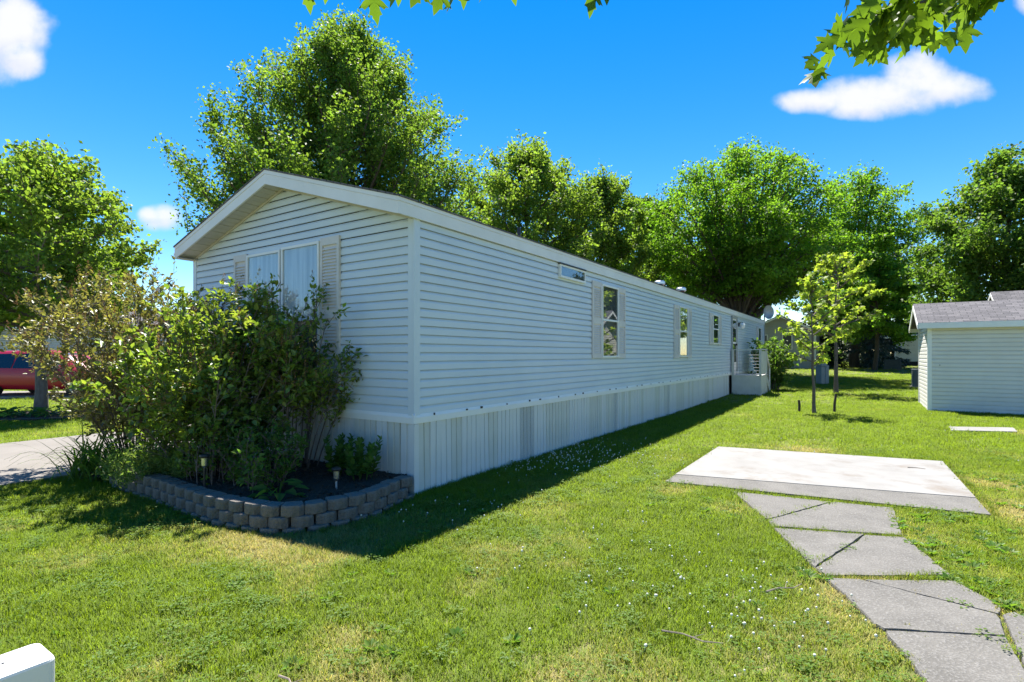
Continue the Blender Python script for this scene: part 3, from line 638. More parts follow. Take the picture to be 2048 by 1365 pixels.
# street maple at the left
make_tree('maple_tree', G(-12.85, 14.48), 7.2, .14, 2.7, 2.5, DOME, lf_maple2, barkl, 'young street maple with pale bare trunk in a mulch ring by the driveway', 41, 62, 12, 28000, .125, .5, .1, .84, plume=.19)
make_tree('maple_tree', G(-26, 30.), 9.5, .25, 2.2, 4.0, DOME, lf_dark, bark, 'dark green tree behind the cream house across the driveway', 42, 34, 9, 22000, .26, .5, .1, .84, plume=.26)
# saplings with large bright leaves
make_tree('maple_sapling', G(8.24, 14.48), 3.75, .045, 1.5, .95, OVAL, lf_young, twigm, 'thin yellow green maple sapling between two short stakes', 51, 16, 4, 560, .14, .6, .25, .9, None, MAPLE_S, .07, up_b=.9)
make_tree('maple_sapling', G(12.96, 21.24), 5.7, .08, 2.4, 1.6, OVAL, lf_young, twigm, 'taller yellow green maple sapling with a grey trunk on the shaded grass', 52, 22, 5, 1500, .17, .55, .3, .9, None, MAPLE_S, .09, up_b=.9)
# spruces
def spruce(base, h, r, seed, label, lm=needle):
    g = np.random.default_rng(seed); root = empty('spruce_tree', base, 0, label, 'tree'); tk = MB().tube([(0, 0, -.1), (0, 0, h)], [.02*h, .01], 7)
    O, D = [], []
    n_ = int(h*11)
    for i in range(n_):
        q = i/n_; z = .04*h+q*h*.95; rr = r*(1-q)**.85*g.uniform(.75, 1.1)+.06; az = i*2.4+g.normal()*.3
        d = np.array([rr*cos(az), rr*sin(az), -.18*rr+.12*rr*q]); O.append((0, 0, z)); D.append(d); tk.tube([(0, 0, z), np.array([0, 0, z])+d], [.02, .006], 4, False)
    O, D = np.array(O, float), np.array(D); m_ = n_*75; L = np.linalg.norm(D, axis=1); idx = g.choice(n_, m_, p=L/L.sum()); t = g.beta(1.5, 1., m_)
    side = nrm(np.cross(D[idx], [0, 0, 1.]))*(g.normal(size=m_)*.22*(1.1-t)*L[idx])[:, None]
    P = O[idx]+D[idx]*t[:, None]+side+g.normal(size=(m_, 3))*.05-np.array([0, 0, .10])*np.abs(g.normal(size=m_))[:, None]
    tk.build('trunk', bark, root); cr = link('crown', scatter_mesh('crown', LANCE, P, nrm(nrm(D[idx])+g.normal(size=(m_, 3))*.5+np.array([0, 0, -.5])), .34*g.uniform(.7, 1.3, m_), g, .8), lm, root); cr['kind'] = 'stuff'
nblue = leafmat('needles_blue', (.045, .075, .07), (.08, .12, .115), 1., .1, isl=.3)
spruce(G(36.6, 50.5), 11.8, 2.9, 61, 'pointed dark spruce standing beyond the shed roof')
spruce(G(33.4, 52.), 12.4, 2.6, 62, 'taller narrow dark spruce behind the feathery tree')
spruce(G(29.6, 44.), 6.6, 2.9, 63, 'broad blue green spruce beside the beige house', nblue)
spruce(G(26.6, 46.5), 6.0, 2.7, 64, 'low dark spruce at the back of the lawn', needle)
print('trees done')

# ------------------------------------------------------------------ shrubs
def shrub(name, base, stems, env, h, leaves, lsize, leafm, label, seed, flowers=0, cat='shrub', bare=.35, tpl=OVATE, sub=9, twl=.42, stem_r=.014, top_bias=1., flat=0.):
    """multi-stemmed shrub; env=(rx,ry) half spreads; leaves sit on the twigs"""
    g = np.random.default_rng(seed); root = empty(name, base, 0, label, cat); tk = MB(); O, D = [], []; tips = []
    for i in range(stems):
        az = i*2.39996+g.normal()*.3; rr = math.sqrt((i+.5)/stems)
        end = np.array([env[0]*rr*cos(az), env[1]*rr*sin(az), h*(1-.42*rr**2.2)*g.uniform(.82, 1.04)]); st = np.array([.16*rr*cos(az)*2, .16*rr*sin(az)*2, -.05])
        P = bez(st, st+(end-st)*np.array([.28, .28, .55])+g.normal(size=3)*.05, end, 8); tk.tube(P, np.linspace(stem_r, .004, 8), 5, False); tips.append(end)
        for k in range(sub):
            t = bare+(1-bare)*g.random(); j = t*7; a = int(min(j, 6)); p = P[a]+(P[a+1]-P[a])*(j-a); dr = nrm(P[a+1]-P[a])
            d = nrm(dr*.8+g.normal(size=3)*np.array([.75, .75, .35])+np.array([0, 0, .15-flat])); l_ = twl*g.uniform(.5, 1.2)*(1.15-.5*t)
            q = bez(p, p+d*l_*.55+np.array([0, 0, .03]), p+d*l_+np.array([0, 0, .08*l_]), 4); tk.tube(q, np.linspace(.005, .002, 4), 4, False)
            O.append(p); D.append(q[-1]-p); tips.append(q[-1])
            for m in range(2):
                u_ = g.uniform(.3, .9); p2 = p+(q[-1]-p)*u_; d2 = nrm(d+g.normal(size=3)*.7); e2 = p2+d2*l_*.5; tk.tube([p2, e2], [.003, .0015], 3, False); O.append(p2); D.append(e2-p2); tips.append(e2)
        O.append(P[5]); D.append(P[7]-P[5])
    tk.build('stems', twigm, root)
    O, D = np.array(O), np.array(D); Ln = np.linalg.norm(D, axis=1); wgt = Ln*np.maximum(.15, (O[:, 2]/h))**(top_bias-1) if top_bias != 1 else Ln
    idx = g.choice(len(O), leaves, p=wgt/wgt.sum()); t = g.beta(1.5, 1., leaves)
    P = O[idx]+D[idx]*t[:, None]+g.normal(size=(leaves, 3))*.022; ax = nrm(nrm(D[idx])*.7+g.normal(size=(leaves, 3))*.7+np.array([0, 0, .05]))
    fo = link('foliage', scatter_mesh('foliage', tpl, P, ax, lsize*g.uniform(.55, 1.25, leaves), g, .9), leafm, root); fo['kind'] = 'stuff'
    if flowers:
        tips = np.array(tips); tips = tips[tips[:, 2] > .38*h]; idx = g.choice(len(tips), flowers); per = 16
        c = np.repeat(tips[idx], per, 0); q = np.tile(np.linspace(0, 1, per), flowers); P = c+np.stack([g.normal(size=len(c))*.016*(1.2-q), g.normal(size=len(c))*.016*(1.2-q), q*.11-.02], 1)
        fl = link('flower_heads', scatter_mesh('flower_heads', LEAF2, P, g.normal(size=(len(P), 3)), .017, g), deadfl, root); fl['kind'] = 'stuff'
    return root
BZ = .20
shrub('lilac_shrub', (-5.4, 7.7, BZ-.1), 46, (1.95, 1.3), 2.8, 15000, .068, lf_lilac2, 'wide twiggy lilac with brownish sparse leaves beside the driveway', 71, 800, stem_r=.010, bare=.14, sub=13, twl=.55)
shrub('lilac_shrub', (-3.55, 6.35, BZ), 36, (1.30, .85), 2.15, 13000, .078, lf_lilac, 'leafy lilac dotted with orange brown spent flowers between two others', 72, 520, stem_r=.010, bare=.16, sub=12, twl=.48)
shrub('lilac_shrub', (-2.80, 6.72, BZ), 22, (1.08, .58), 2.25, 3900, .075, lf_lilac, 'taller green lilac with bare lower stems in front of the gable window', 75, 120, stem_r=.010, bare=.30, sub=11, twl=.45)
shrub('green_shrub', (*hl(20.9, -1.0), float(gz(23.))), 22, (.95, .95), 2.3, 4200, .13, lf_shrub, 'rounded green shrub growing beside the porch steps', 74, 0, bare=.08, sub=12, twl=.5)
shrub('low_shrub', (-2.70, 5.75, BZ), 16, (.55, .40), .62, 1800, .055, lf_per, 'low dark green bush behind the curve of the block wall', 75, 0, bare=.1, sub=9, twl=.2, stem_r=.006)
shrub('low_shrub', (-3.35, 5.95, BZ), 12, (.30, .25), .70, 800, .05, lf_shrub, 'small upright bush beside the left path light', 76, 0, bare=.1, sub=8, twl=.2, stem_r=.005)
# far background planting
for (x, y, rx, hh, sd, lb) in ((24.8, 47.0, 1.6, 1.5, 81, 'light green flowering bush at the back of the lawn'), (28.3, 47.5, 1.5, 1.2, 82, 'low yellow green bush in front of the blue spruce')):
    shrub('garden_bush', G(x, y), 18, (rx, .8), hh, 2200, .2, lf_shrub, lb, sd, 0, bare=.05, sub=8, twl=.6)
def lilies(name, base, n, h, spread, label, seed, m=lf_per, w=.03, arch=.5):
    """strap leaved clump: each blade is an arching strip"""
    g = np.random.default_rng(seed); V, F = [], []
    for i in range(n):
        az = g.uniform(0, 2*pi); d = np.array([cos(az), sin(az), 0]); sd = np.array([-sin(az), cos(az), 0]); L = h*g.uniform(.6, 1.15); o = np.array([g.normal()*.07*spread*3, g.normal()*.07*spread*3, 0]); b0 = len(V); k = 7; ar = arch*g.uniform(.5, 1.5)
        for j in range(k):
            t = j/(k-1); p = o+d*(spread*L*t**1.3)+np.array([0, 0, L*(t-ar*t**2.6)]); ww = w*(1-t**2)*.5+.001; V += [p-sd*ww, p+sd*ww+np.array([0, 0, .003])]
        F += [(b0+2*j, b0+2*j+1, b0+2*j+3, b0+2*j+2) for j in range(k-1)]
    o = link(name, fastmesh(name, V, F), m); o.location = base; return tag(o, label, 'plant')
lilies('daylily', (-5.55, 7.0, .02), 110, .85, .75, 'arching strap leaved daylily clump at the driveway corner', 91, w=.022, arch=.55)
lilies('daylily', (-5.05, 6.75, .05), 90, .75, .7, 'second strap leaved clump under the twiggy lilac', 92, w=.02, arch=.5)
def feathery(base, n, h, r, label, seed):
    g = np.random.default_rng(seed); st = MB(); O, D = [], []; root = empty('feathery_plant', base, 0, label, 'plant')
    for i in range(n):
        az = g.uniform(0, 2*pi); rr = r*math.sqrt(g.random()); a = np.array([rr*.5*cos(az), rr*.5*sin(az), 0]); b = np.array([rr*cos(az), rr*sin(az), h*g.uniform(.6, 1.05)*(1-.35*rr/r)]); st.tube([a, (a+b)/2+np.array([0, 0, .05]), b], [.004, .003, .001], 3, False); O.append(a+(b-a)*.1); D.append((b-a)*.9)
    st.build('stems', lf_fine, root); O, D = np.array(O), np.array(D); m_ = n*42; idx = g.integers(0, n, m_); t = g.random(m_)
    P = O[idx]+D[idx]*t[:, None]+g.normal(size=(m_, 3))*.012; fo = link('foliage', scatter_mesh('foliage', LANCE, P, nrm(g.normal(size=(m_, 3))+np.array([0, 0, .8])), .055*g.uniform(.6, 1.3, m_), g), lf_fine, root); fo['kind'] = 'stuff'
feathery((-4.35, 6.48, .05), 170, .58, .62, 'pale feathery plant spilling over the left end of the block wall', 94)
feathery((-3.75, 6.15, .14), 60, .5, .26, 'narrow feathery tuft just behind the block wall', 95)
def leafy(base, n, h, label, seed, r=.12):
    """upright stems with whorled lance leaves"""
    g = np.random.default_rng(seed); root = empty('phlox_plant', base, 0, label, 'plant'); st = MB(); P, A, S = [], [], []
    for i in range(n):
        az = i*2.4; o = np.array([r*math.sqrt(i/n)*cos(az), r*math.sqrt(i/n)*sin(az), 0]); e = o*1.9+np.array([0, 0, h*g.uniform(.75, 1.05)]); st.tube([o, e], [.005, .003], 5)
        for k in range(26):
            t = .15+.85*k/25; q = az+k*2.4; P.append(o+(e-o)*t); A.append((cos(q), sin(q), .55+.7*t*t)); S.append(.10*(1.1-.45*t)*g.uniform(.8, 1.2))
    st.build('stems', lf_per, root); fo = link('foliage', scatter_mesh('foliage', OVATE, P, np.array(A), np.array(S)*1.0, g, .8), lf_per, root); fo['kind'] = 'stuff'
leafy((-2.02, 6.28, .2), 8, .42, 'leafy phlox clump left of its twin against the skirting', 96); leafy((-1.72, 6.05, .2), 9, .44, 'leafy phlox clump nearer the house corner', 97)
# hostas in the tree ring
def hosta(base, n, r, label, seed, m=lf_per, size=.2, h=.18):
    g = np.random.default_rng(seed); az = np.arange(n)*2.4; rr = r*np.sqrt((np.arange(n)+.5)/n); P = np.stack([rr*np.cos(az), rr*np.sin(az), h*(1.1-rr/r)+g.uniform(0, .06, n)], 1); A = np.stack([np.cos(az), np.sin(az), .25-.5*rr/r], 1)
    root = empty('hosta', base, 0, label, 'plant'); fo = link('foliage', scatter_mesh('foliage', OVATE, P, A, size*g.uniform(.7, 1.2, n), g, 1.4), m, root); fo['kind'] = 'stuff'
    st = MB()
    for p in P[::2]: st.tube([(p[0]*.2, p[1]*.2, 0), p], .005, 4, False)
    st.build('stalks', m, root)
for k, (x, y) in enumerate(((-13.9, 13.7), (-13.2, 13.45), (-12.5, 13.6), (-11.9, 13.8))):
    hosta((x, y, .05), 46, .42, ('broad leaved hosta at the far left of the mulch ring', 'hosta left of the pale trunk', 'hosta right of the pale trunk', 'hosta at the right edge of the mulch ring')[k], 100+k)
hosta((-2.35, 5.35, .2), 16, .2, 'light green broad leaved weed behind the wall curve', 105, lf_shrub, .17, .1)
print('plants done')

# ------------------------------------------------------------------ block wall and bed
BLK = [(-.100, -.045), (-.055, -.085), (.055, -.085), (.100, -.045), (.075, .085), (-.075, .085)]
def blockmesh():
    h = .098; V = []; 
    for z, s in ((0, .97), (.012, 1.), (h-.014, 1.), (h, .94)): V += [(x*s, y*s, z) for x, y in BLK]
    F = [tuple(range(5, -1, -1)), tuple(range(18, 24))]
    for r in range(3):
        for k in range(6): j = (k+1) % 6; F.append((r*6+k, r*6+j, (r+1)*6+j, (r+1)*6+k))
    me = bpy.data.meshes.new('stone_block'); me.from_pydata(V, [], F); me.materials.append(blockm); return me
bm_ = blockmesh(); wall = empty('retaining_wall', (-2.1, 4.9, 0), 0, 'curved low garden wall of dark grey concrete blocks in three courses', 'wall')
WP = np.array(WALLP); seg = np.r_[0, np.cumsum(np.linalg.norm(np.diff(WP, axis=0), axis=1))]
# smooth the path
tt = np.linspace(0, seg[-1], 200); PX = np.interp(tt, seg, WP[:, 0]); PY = np.interp(tt, seg, WP[:, 1])
for _ in range(14): PX[1:-1] = (PX[:-2]+2*PX[1:-1]+PX[2:])/4; PY[1:-1] = (PY[:-2]+2*PY[1:-1]+PY[2:])/4
seg = np.r_[0, np.cumsum(np.hypot(np.diff(PX), np.diff(PY)))]
for c_ in range(3):
    s = .06+(.1 if c_ % 2 else 0); kk = 0
    while s < seg[-1]-.05:
        x, y = np.interp(s, seg, PX), np.interp(s, seg, PY); dx, dy = np.interp(s+.03, seg, PX)-np.interp(s-.03, seg, PX), np.interp(s+.03, seg, PY)-np.interp(s-.03, seg, PY); a = math.atan2(dy, dx)
        nx_, ny_ = -dy, dx; q = math.hypot(nx_, ny_); off = -.018*c_+r_.uniform(-.008, .008)
        o = bpy.data.objects.new('stone_block', bm_); COL.objects.link(o); o.parent = wall
        sink = -.16*smooth01((s-4.6)/1.3)
        o.location = (x+2.1+nx_/q*off, y-4.9+ny_/q*off, -.055+c_*.1+sink); o.rotation_euler = (R(r_.uniform(-1.5, 1.5)), R(r_.uniform(-1.5, 1.5)), a+pi+R(r_.uniform(-5, 5)))
        w_ = r_.uniform(.94, 1.03); o.scale = (w_, 1, r_.uniform(.97, 1.02)); s += .205*w_+.002; kk += 1
inner = [tuple(np.array(p)+np.array([.0, .06])) for p in zip(PX[::10], PY[::10])]
bedp = ccw(inner+[hl(-1.9, 4.38), hl(-1.0, 4.45), hl(-.2, 5.1), hl(.04, 5.0), hl(.04, 2.5), hl(.04, .1)])
gx_, gy_ = np.meshgrid(np.linspace(-6.6, -.9, 115), np.linspace(4.7, 9.2, 91)); ins = inpoly(gx_, gy_, bedp)
zz_ = .185+.05*vnoise(gx_, gy_, 5, 4, 1.5)-.14*smooth01((-gx_-4.1)/1.3)
ids = np.arange(gx_.size).reshape(gx_.shape); q = ins[:-1, :-1] | ins[1:, 1:] | ins[1:, :-1] | ins[:-1, 1:]
q &= inpoly(.5*(gx_[:-1, :-1]+gx_[1:, 1:]), .5*(gy_[:-1, :-1]+gy_[1:, 1:]), bedp)
F = np.stack([ids[:-1, :-1], ids[:-1, 1:], ids[1:, 1:], ids[1:, :-1]], -1)[q]
tag(link('flower_bed', fastmesh('flower_bed', np.stack([gx_, gy_, zz_], -1).reshape(-1, 3), F), mulch, smooth=True), kind='structure')
# mulch chips
g = np.random.default_rng(3); cx_ = g.uniform(-6, -1.1, 9000); cy_ = g.uniform(4.8, 8.6, 9000); k_ = inpoly(cx_, cy_, bedp); cx_, cy_ = cx_[k_], cy_[k_]
cz_ = .19+.05*vnoise(cx_, cy_, 5, 4, 1.5)-.14*smooth01((-cx_-4.1)/1.3)
ch = link('mulch_chips', scatter_mesh('mulch_chips', (LEAF2[0]*np.array([.5, 1, 1]), LEAF2[1]), np.stack([cx_, cy_, cz_+.008], 1), g.normal(size=(len(cx_), 3))*np.array([1, 1, .3]), .045*g.uniform(.5, 1.4, len(cx_)), g, .7), mat('mulch_chip', (.07, .045, .03), (.03, .02, .015), 8, .9, coord='World', island=.5)); tag(ch, kind='stuff')
# solar path lights
def pathlight(p, h, label):
    root = empty('path_light', p, R(20), label, 'light'); MB().tube([(0, 0, -.1), (0, 0, h-.1)], .011, 8).build('stake', blackp if h > .3 else metal, root)
    MB().lathe([(.014, h-.13), (.03, h-.10), (.033, h-.02)], n=14).build('lens', steel, root); MB().lathe([(.046, h-.02), (.05, h), (.046, h+.012), (.03, h+.018)], n=14).build('cap', blackp, root)
pathlight((-3.22, 5.56, .2), .36, 'solar path light on a tall dark stake among the bushes'); pathlight((-1.86, 5.62, .2), .21, 'short silver solar path light behind the block wall')

# ------------------------------------------------------------------ shed and neighbouring buildings
def gable_building(name, org, rot, L, Wd, eave, ridge, label, cat, wallm, roofm, trimm, pitch=.115, boards=True, ohe=.28, ohg=.28, base=0., fas=.17, endoff=True):
    """ridge along local x; front wall at y=0 facing -y; end wall at x=0 facing -x"""
    root = empty(name, org, rot, label, cat); core = MB().box(.02, L-.02, .02, Wd-.02, -.1, eave); core.build('core', dark, root)
    n_ = int((eave-base)/pitch)+1
    sl_ = (ridge-eave)/(Wd/2+ohe); zt = eave+ohe*sl_-.06
    def crs(z0, fx, ends, z1):
        P = [(0, 0), (.017, 0), (.016, pitch*.62), (.003, pitch*.88), (-.006, pitch)]; V = []
        for s in (0, 1):
            for o_, z in P: V.append(fx(ends(min(z0+z, z1))[s], o_, min(z0+z, z1)))
        return V, [(k, 5+k, 6+k, k+1) for k in range(4)]
    fr_, en_, bk_ = MB(), MB(), MB()
    for i in range(n_):
        z = base+i*pitch; V, F = crs(z, lambda t, o_, zz: (t, -o_, zz), lambda zz: (.06, L-.06), eave)
        if boards: MB().add(V, F).build('siding_board', wallm, root)
        else: fr_.add(V, F)
        V, F = crs(z, lambda t, o_, zz: (L+o_, t, zz), lambda zz: (.06, Wd-.06), eave); bk_.add(V, F)
    ne = int((ridge-.12-base)/pitch)
    for i in range(ne):
        z = base+i*pitch
        def e2(zz):
            w_ = max(.01, min(Wd/2-.06, (ridge-.1-zz)/sl_)); return (Wd/2+w_, Wd/2-w_)
        V, F = crs(z, lambda t, o_, zz: (-o_, t, zz), e2, ridge-.1)
        if boards: MB().add(V, F).build('siding_board', wallm, root)
        else: en_.add(V, F)
    if not boards: fr_.build('front_wall', wallm, root)
    if not boards: en_.build('end_wall', wallm, root)
    bk_.build('back_wall', wallm, root)
    for (x, y) in ((0, 0), (L, 0), (0, Wd)): MB().box(x-.03 if x == 0 else x-.07, x+.07 if x == 0 else x+.03, y-.03 if y == 0 else y-.07, y+.07 if y == 0 else y+.03, base, eave-.0).build('corner_trim', trimm, root)
    for s in (-1, 1):
        e = Wd/2+ohe; V = []
        for x in (-ohg, L+ohg):
            for a in (0, e): V += [(x, Wd/2+s*a, ridge-a*sl_-.03), (x, Wd/2+s*a, ridge-a*sl_+.02)]
        MB().add(V, [(0, 2, 3, 1), (4, 5, 7, 6), (0, 1, 5, 4), (2, 6, 7, 3), (1, 3, 7, 5), (0, 4, 6, 2)]).build('roof', roofm, root)
        for x in (-ohg-.012, L+ohg-.012):
            V = [(xx, Wd/2+s*a, ridge-a*sl_+o_) for xx in (x, x+.024) for a in (0, e) for o_ in (-fas, -.031)]
            MB().add(V, [(0, 2, 3, 1), (4, 5, 7, 6), (0, 1, 5, 4), (2, 6, 7, 3), (1, 3, 7, 5), (0, 4, 6, 2)]).build('rake_board', trimm, root)
        V0 = ridge-e*sl_; y = Wd/2+s*e; MB().box(-ohg+.013, L+ohg-.013, y-.012 if s > 0 else y-.014, y+.014 if s > 0 else y+.012, V0-fas+.02, V0+.012).build('eave_board', trimm, root)
    MB().box(-ohg+.02, L+ohg-.02, -ohe+.012, .0, eave-.02, eave-.005).build('soffit', trimm, root)
    return root
cream = mat('cream_siding', (.62, .60, .53), (.57, .55, .48), 2, .5)
creamg = mat('grey_cream_siding', (.50, .50, .45), (.46, .46, .41), 2, .5)
greys = mat('grey_siding', (.36, .37, .38), (.33, .34, .35), 2, .5)
shw = mat('shed_siding', (.68, .665, .62), (.63, .61, .56), 1.5, .5, streak=((.52, .52, .46), 1.5, (1, 1, 3), .6, .95))
sz = float(gz(15.2)); SR = math.atan2(-.551, .834)
shed = gable_building('garden_shed', (11.94, 15.22, sz), SR, 5.2, 2.93, 2.5, 3.17, 'white shed with lap siding and grey shingle roof on the lawn', 'shed', shw, shingle, trimw, .115, True, .22, .26, 0, .17)
MB().lathe([(.012, 0), (.012, .02)], (0.25, -.03, 1.3), 8).build('hook', blackp, shed)
def wbox(root, name, m, *a): return MB().box(*a).build(name, m, root)
def simple_window(root, x0, x1, z0, z1, y=-.02):
    w_ = MB(); f_ = .06
    w_.box(x0, x1, y-.03, y, z1-f_, z1).box(x0, x1, y-.034, y, z0, z0+f_).box(x0, x0+f_, y-.028, y, z0+f_, z1-f_).box(x1-f_, x1, y-.028, y, z0+f_, z1-f_)
    o = w_.build('window', trimw, root); wbox(o, 'pane', screenm, x0+f_, x1-f_, y-.012, y-.002, z0+f_, z1-f_); wbox(o, 'meeting_rail', trimw, x0+f_, x1-f_, y-.022, y-.013, (z0+z1)/2-.025, (z0+z1)/2+.025); return o
# house behind the shed, seen by its roof only
hb = gable_building('neighbour_house', G(20.4, 21.6), SR, 9, 5.4, 2.7, 4.35, 'house behind the shed showing only its grey shingle roof and gable', 'house', cream, shingle, trimw, .12, False, .3, .3)
hb2 = gable_building('neighbour_house', G(27.0, 31.), SR, 9, 5.0, 2.9, 4.6, 'more distant roof peeping past the gable behind the shed', 'house', cream, shingle, trimw, .12, False, .3, .3)
# grey home beyond the porch: gable faces the camera, long side recedes
gh = gable_building('neighbour_house', (23.83, 41.7, float(gz(41.7))), HA, 17, 5.0, 3.05, 4.3, 'grey sided mobile home behind the porch and the saplings', 'house', greys, shingle, trimw, .13, False, .15, .3)
for y0 in (1.6, 3.4):
    w_ = MB().box(-.06, -.02, y0, y0+.75, 1.5, 2.75).build('window', trimw, gh); wbox(w_, 'pane', screenm, -.075, -.06, y0+.07, y0+.68, 1.57, 2.68)
simple_window(gh, 1.0, 1.9, 1.3, 2.7); simple_window(gh, 6., 7., 1.3, 2.7)
gable_building('neighbour_house', G(30.2, 55.), HA, 14, 5.0, 3.0, 3.8, 'cream home standing beyond the grey one', 'house', cream, shingle, trimw, .14, False, .15, .3)
brownr = mat('brown_shingle', (.15, .09, .075), (.11, .07, .06), 20, .9)
bh = gable_building('neighbour_house', G(34.9, 48.4), SR, 5, 7, 2.75, 3.25, 'beige house with a brown roof beyond the shed', 'house', cream, brownr, trimw, .13, False, .12, .15, .35, .12)
an = empty('house_annex', G(33.9, 49.3), SR, 'grey entrance porch attached left of the beige house', 'porch')
MB().box(0, 1.0, 0, 2.4, 0, 2.35).build('wall', greys, an); MB().box(-.1, 1.05, -.12, 2.5, 2.352, 2.72).build('roof', trimw, an); MB().box(-.04, .08, -.05, .07, 0, 2.34).build('post', trimw, an); MB().box(.45, .55, -.05, -.003, 0, 2.34).build('post', trimw, an)
MB().box(.62, .98, -.2, -.004, 1.0, 2.1).build('window', screenm, an)
# cream house and red car across the driveway
lh = gable_building('neighbour_house', (-33.0, 27.2, float(gz(26))), R(-3), 17.5, 5.5, 2.85, 3.9, 'cream sided house with a white storm door behind the red car', 'house', creamg, shingle, trimw, .115, False, .2, .3)
dx_ = 8.55
fr = MB().box(dx_-.62, dx_-.46, -.06, -.02, .55, 2.75).box(dx_+.46, dx_+.62, -.06, -.02, .55, 2.75).box(dx_-.46, dx_+.46, -.058, -.02, 2.6, 2.74); dd = fr.build('door', trimw, lh)
wbox(dd, 'door_leaf', trimw, dx_-.46, dx_+.46, -.035, -.02, .55, 2.6); wbox(dd, 'pane', greys, dx_-.34, dx_+.34, -.042, -.036, 1.55, 2.45); wbox(dd, 'pane', greys, dx_-.34, dx_+.34, -.042, -.036, .8, 1.48)
st = empty('front_steps', (-33.0+dx_, 26.6, float(gz(26))), R(-3), 'wooden front steps with white sloping rails at the cream house', 'steps')
for k in range(3): MB().box(-.65, .65, -.3*k-.3, -.3*k, 0, .54-.17*k).build('step', pm, st)
for s in (-.66, .66): MB().tube([(s, -.05, 1.45), (s, -1.1, .75)], .05, 4).tube([(s, -1.05, 0), (s, -1.05, .8)], .04, 4).build('rail', trimw, st)
wood = mat('brown_wood', (.17, .10, .06), (.12, .07, .045), 8, .8)
tag(MB().box(-.35, .35, -.25, .25, 0, 1.25, .03).build('planter_box', wood), 'brown wooden box beside the front steps', 'box').location = (-25.6, 26.3, float(gz(26)))

def car():
    red = mat('car_red', (.36, .012, .03), (.33, .01, .027), 2, .35, spec=.4, coat=.25); tint = mat('car_glass', (.012, .016, .02), rough=.08, spec=.8); lightg = mat('car_glass_clear', (.10, .13, .14), rough=.06, spec=.8); tyre = mat('tyre', (.02, .02, .02), rough=.9)
    root = empty('parked_car', (-17.3, 20.1, float(gz(20))+.02), R(0), 'dark red minivan parked across the neighbouring driveway', 'car')
    # stations along the length (x, bottom, belt, roof, half width belt, half width roof)
    S = [(-2.45, .55, .95, .98, .80, .70), (-2.38, .36, 1.02, 1.30, .90, .66), (-2.15, .30, 1.03, 1.58, .95, .66), (-1.4, .28, 1.02, 1.68, .98, .68), (0, .26, 1.00, 1.70, .99, .69), (.7, .26, .98, 1.64, .99, .67), (1.25, .27, .97, 1.34, .97, .66), (1.62, .28, .96, 1.02, .95, .68), (2.1, .30, .86, .90, .90, .70), (2.42, .36, .70, .73, .78, .6), (2.5, .45, .6, .62, .6, .5)]
    V = []
    for x, b, m_, t, wb, wt in S: V += [(x, s*y, z) for s in (-1,) for y, z in ((wb*.86, b), (wb, b+.18), (wb*1.01, (b+m_)/2+.05), (wb, m_), (wt, t-.05), (wt*.85, t))]+[(x, y, z) for y, z in ((wt*.85, t), (wt, t-.05), (wb, m_), (wb*1.01, (b+m_)/2+.05), (wb, b+.18), (wb*.86, b))]
    F = [(i*12+k, (i+1)*12+k, (i+1)*12+(k+1) % 12, i*12+(k+1) % 12) for i in range(len(S)-1) for k in range(12)]+[tuple(range(12)), tuple(range((len(S)-1)*12+11, (len(S)-1)*12-1, -1))]
    MB().add(V, F).build('body', red, root, True)
    def side(x0, x1, x2, x3, m, nm='window'):      # belt from x0 to x1, roof side from x3 to x2
        for s in (-1, 1):
            V = []; n_ = 9
            for k in range(n_):
                for a, b_, f_ in ((x0, x1, 0.), (x3, x2, 1.)):
                    x = a+(b_-a)*k/(n_-1); c = [np.interp(x, [q[0] for q in S], [q[j] for q in S]) for j in range(1, 6)]
                    z = c[1]+.04+(c[2]-.11-c[1]-.04)*f_; y = np.interp(z, [c[1], c[2]-.05], [c[3], c[4]])+.014; V.append((x, s*y, z))
            MB().add(V, [(2*k, 2*k+2, 2*k+3, 2*k+1) for k in range(n_-1)]).build(nm, m, root)
    side(-2.1, -.75, -.75, -1.95, tint); side(-.70, .28, .22, -.70, tint); side(.34, 1.38, .72, .28, lightg)
    MB().add([(.80, -.62, 1.60), (.80, .62, 1.60), (1.60, .72, 1.04), (1.60, -.72, 1.04)], [(0, 1, 2, 3)]).build('windshield', lightg, root)
    for s in (-1, 1):
        for x in (-1.5, 1.55):
            w_ = MB(); prof_ = [(.33, -.11), (.35, -.07), (.35, .07), (.33, .11)]; n_ = 20
            V = [(x+r*cos(2*pi*k/n_), s*.90+y, .35+r*sin(2*pi*k/n_)) for r, y in prof_ for k in range(n_)]
            F = [(i*n_+k, i*n_+(k+1) % n_, (i+1)*n_+(k+1) % n_, (i+1)*n_+k) for i in range(3) for k in range(n_)]+[tuple(range(n_)), tuple(range(3*n_, 4*n_))]
            wh = MB().add(V, F).build('wheel', tyre, root); V = [(x+.2*cos(2*pi*k/n_), s*.90+y, .35+.2*sin(2*pi*k/n_)) for y in (-.115, .115) for k in range(n_)]
            MB().add(V, [tuple(range(n_)), tuple(range(n_, 2*n_))]).build('rim', metal, wh)
        MB().box(.22, .36, s*1.0-.012, s*1.0+.012, .80, .84).build('door_handle', red, root); MB().box(1.05, 1.25, s*1.02-.09, s*1.02+.09, 1.02, 1.16, .02).build('mirror', red, root)
        MB().box(2.28, 2.44, s*.72-.12, s*.72+.12, .62, .76, .03).build('headlight', steel, root)
car()

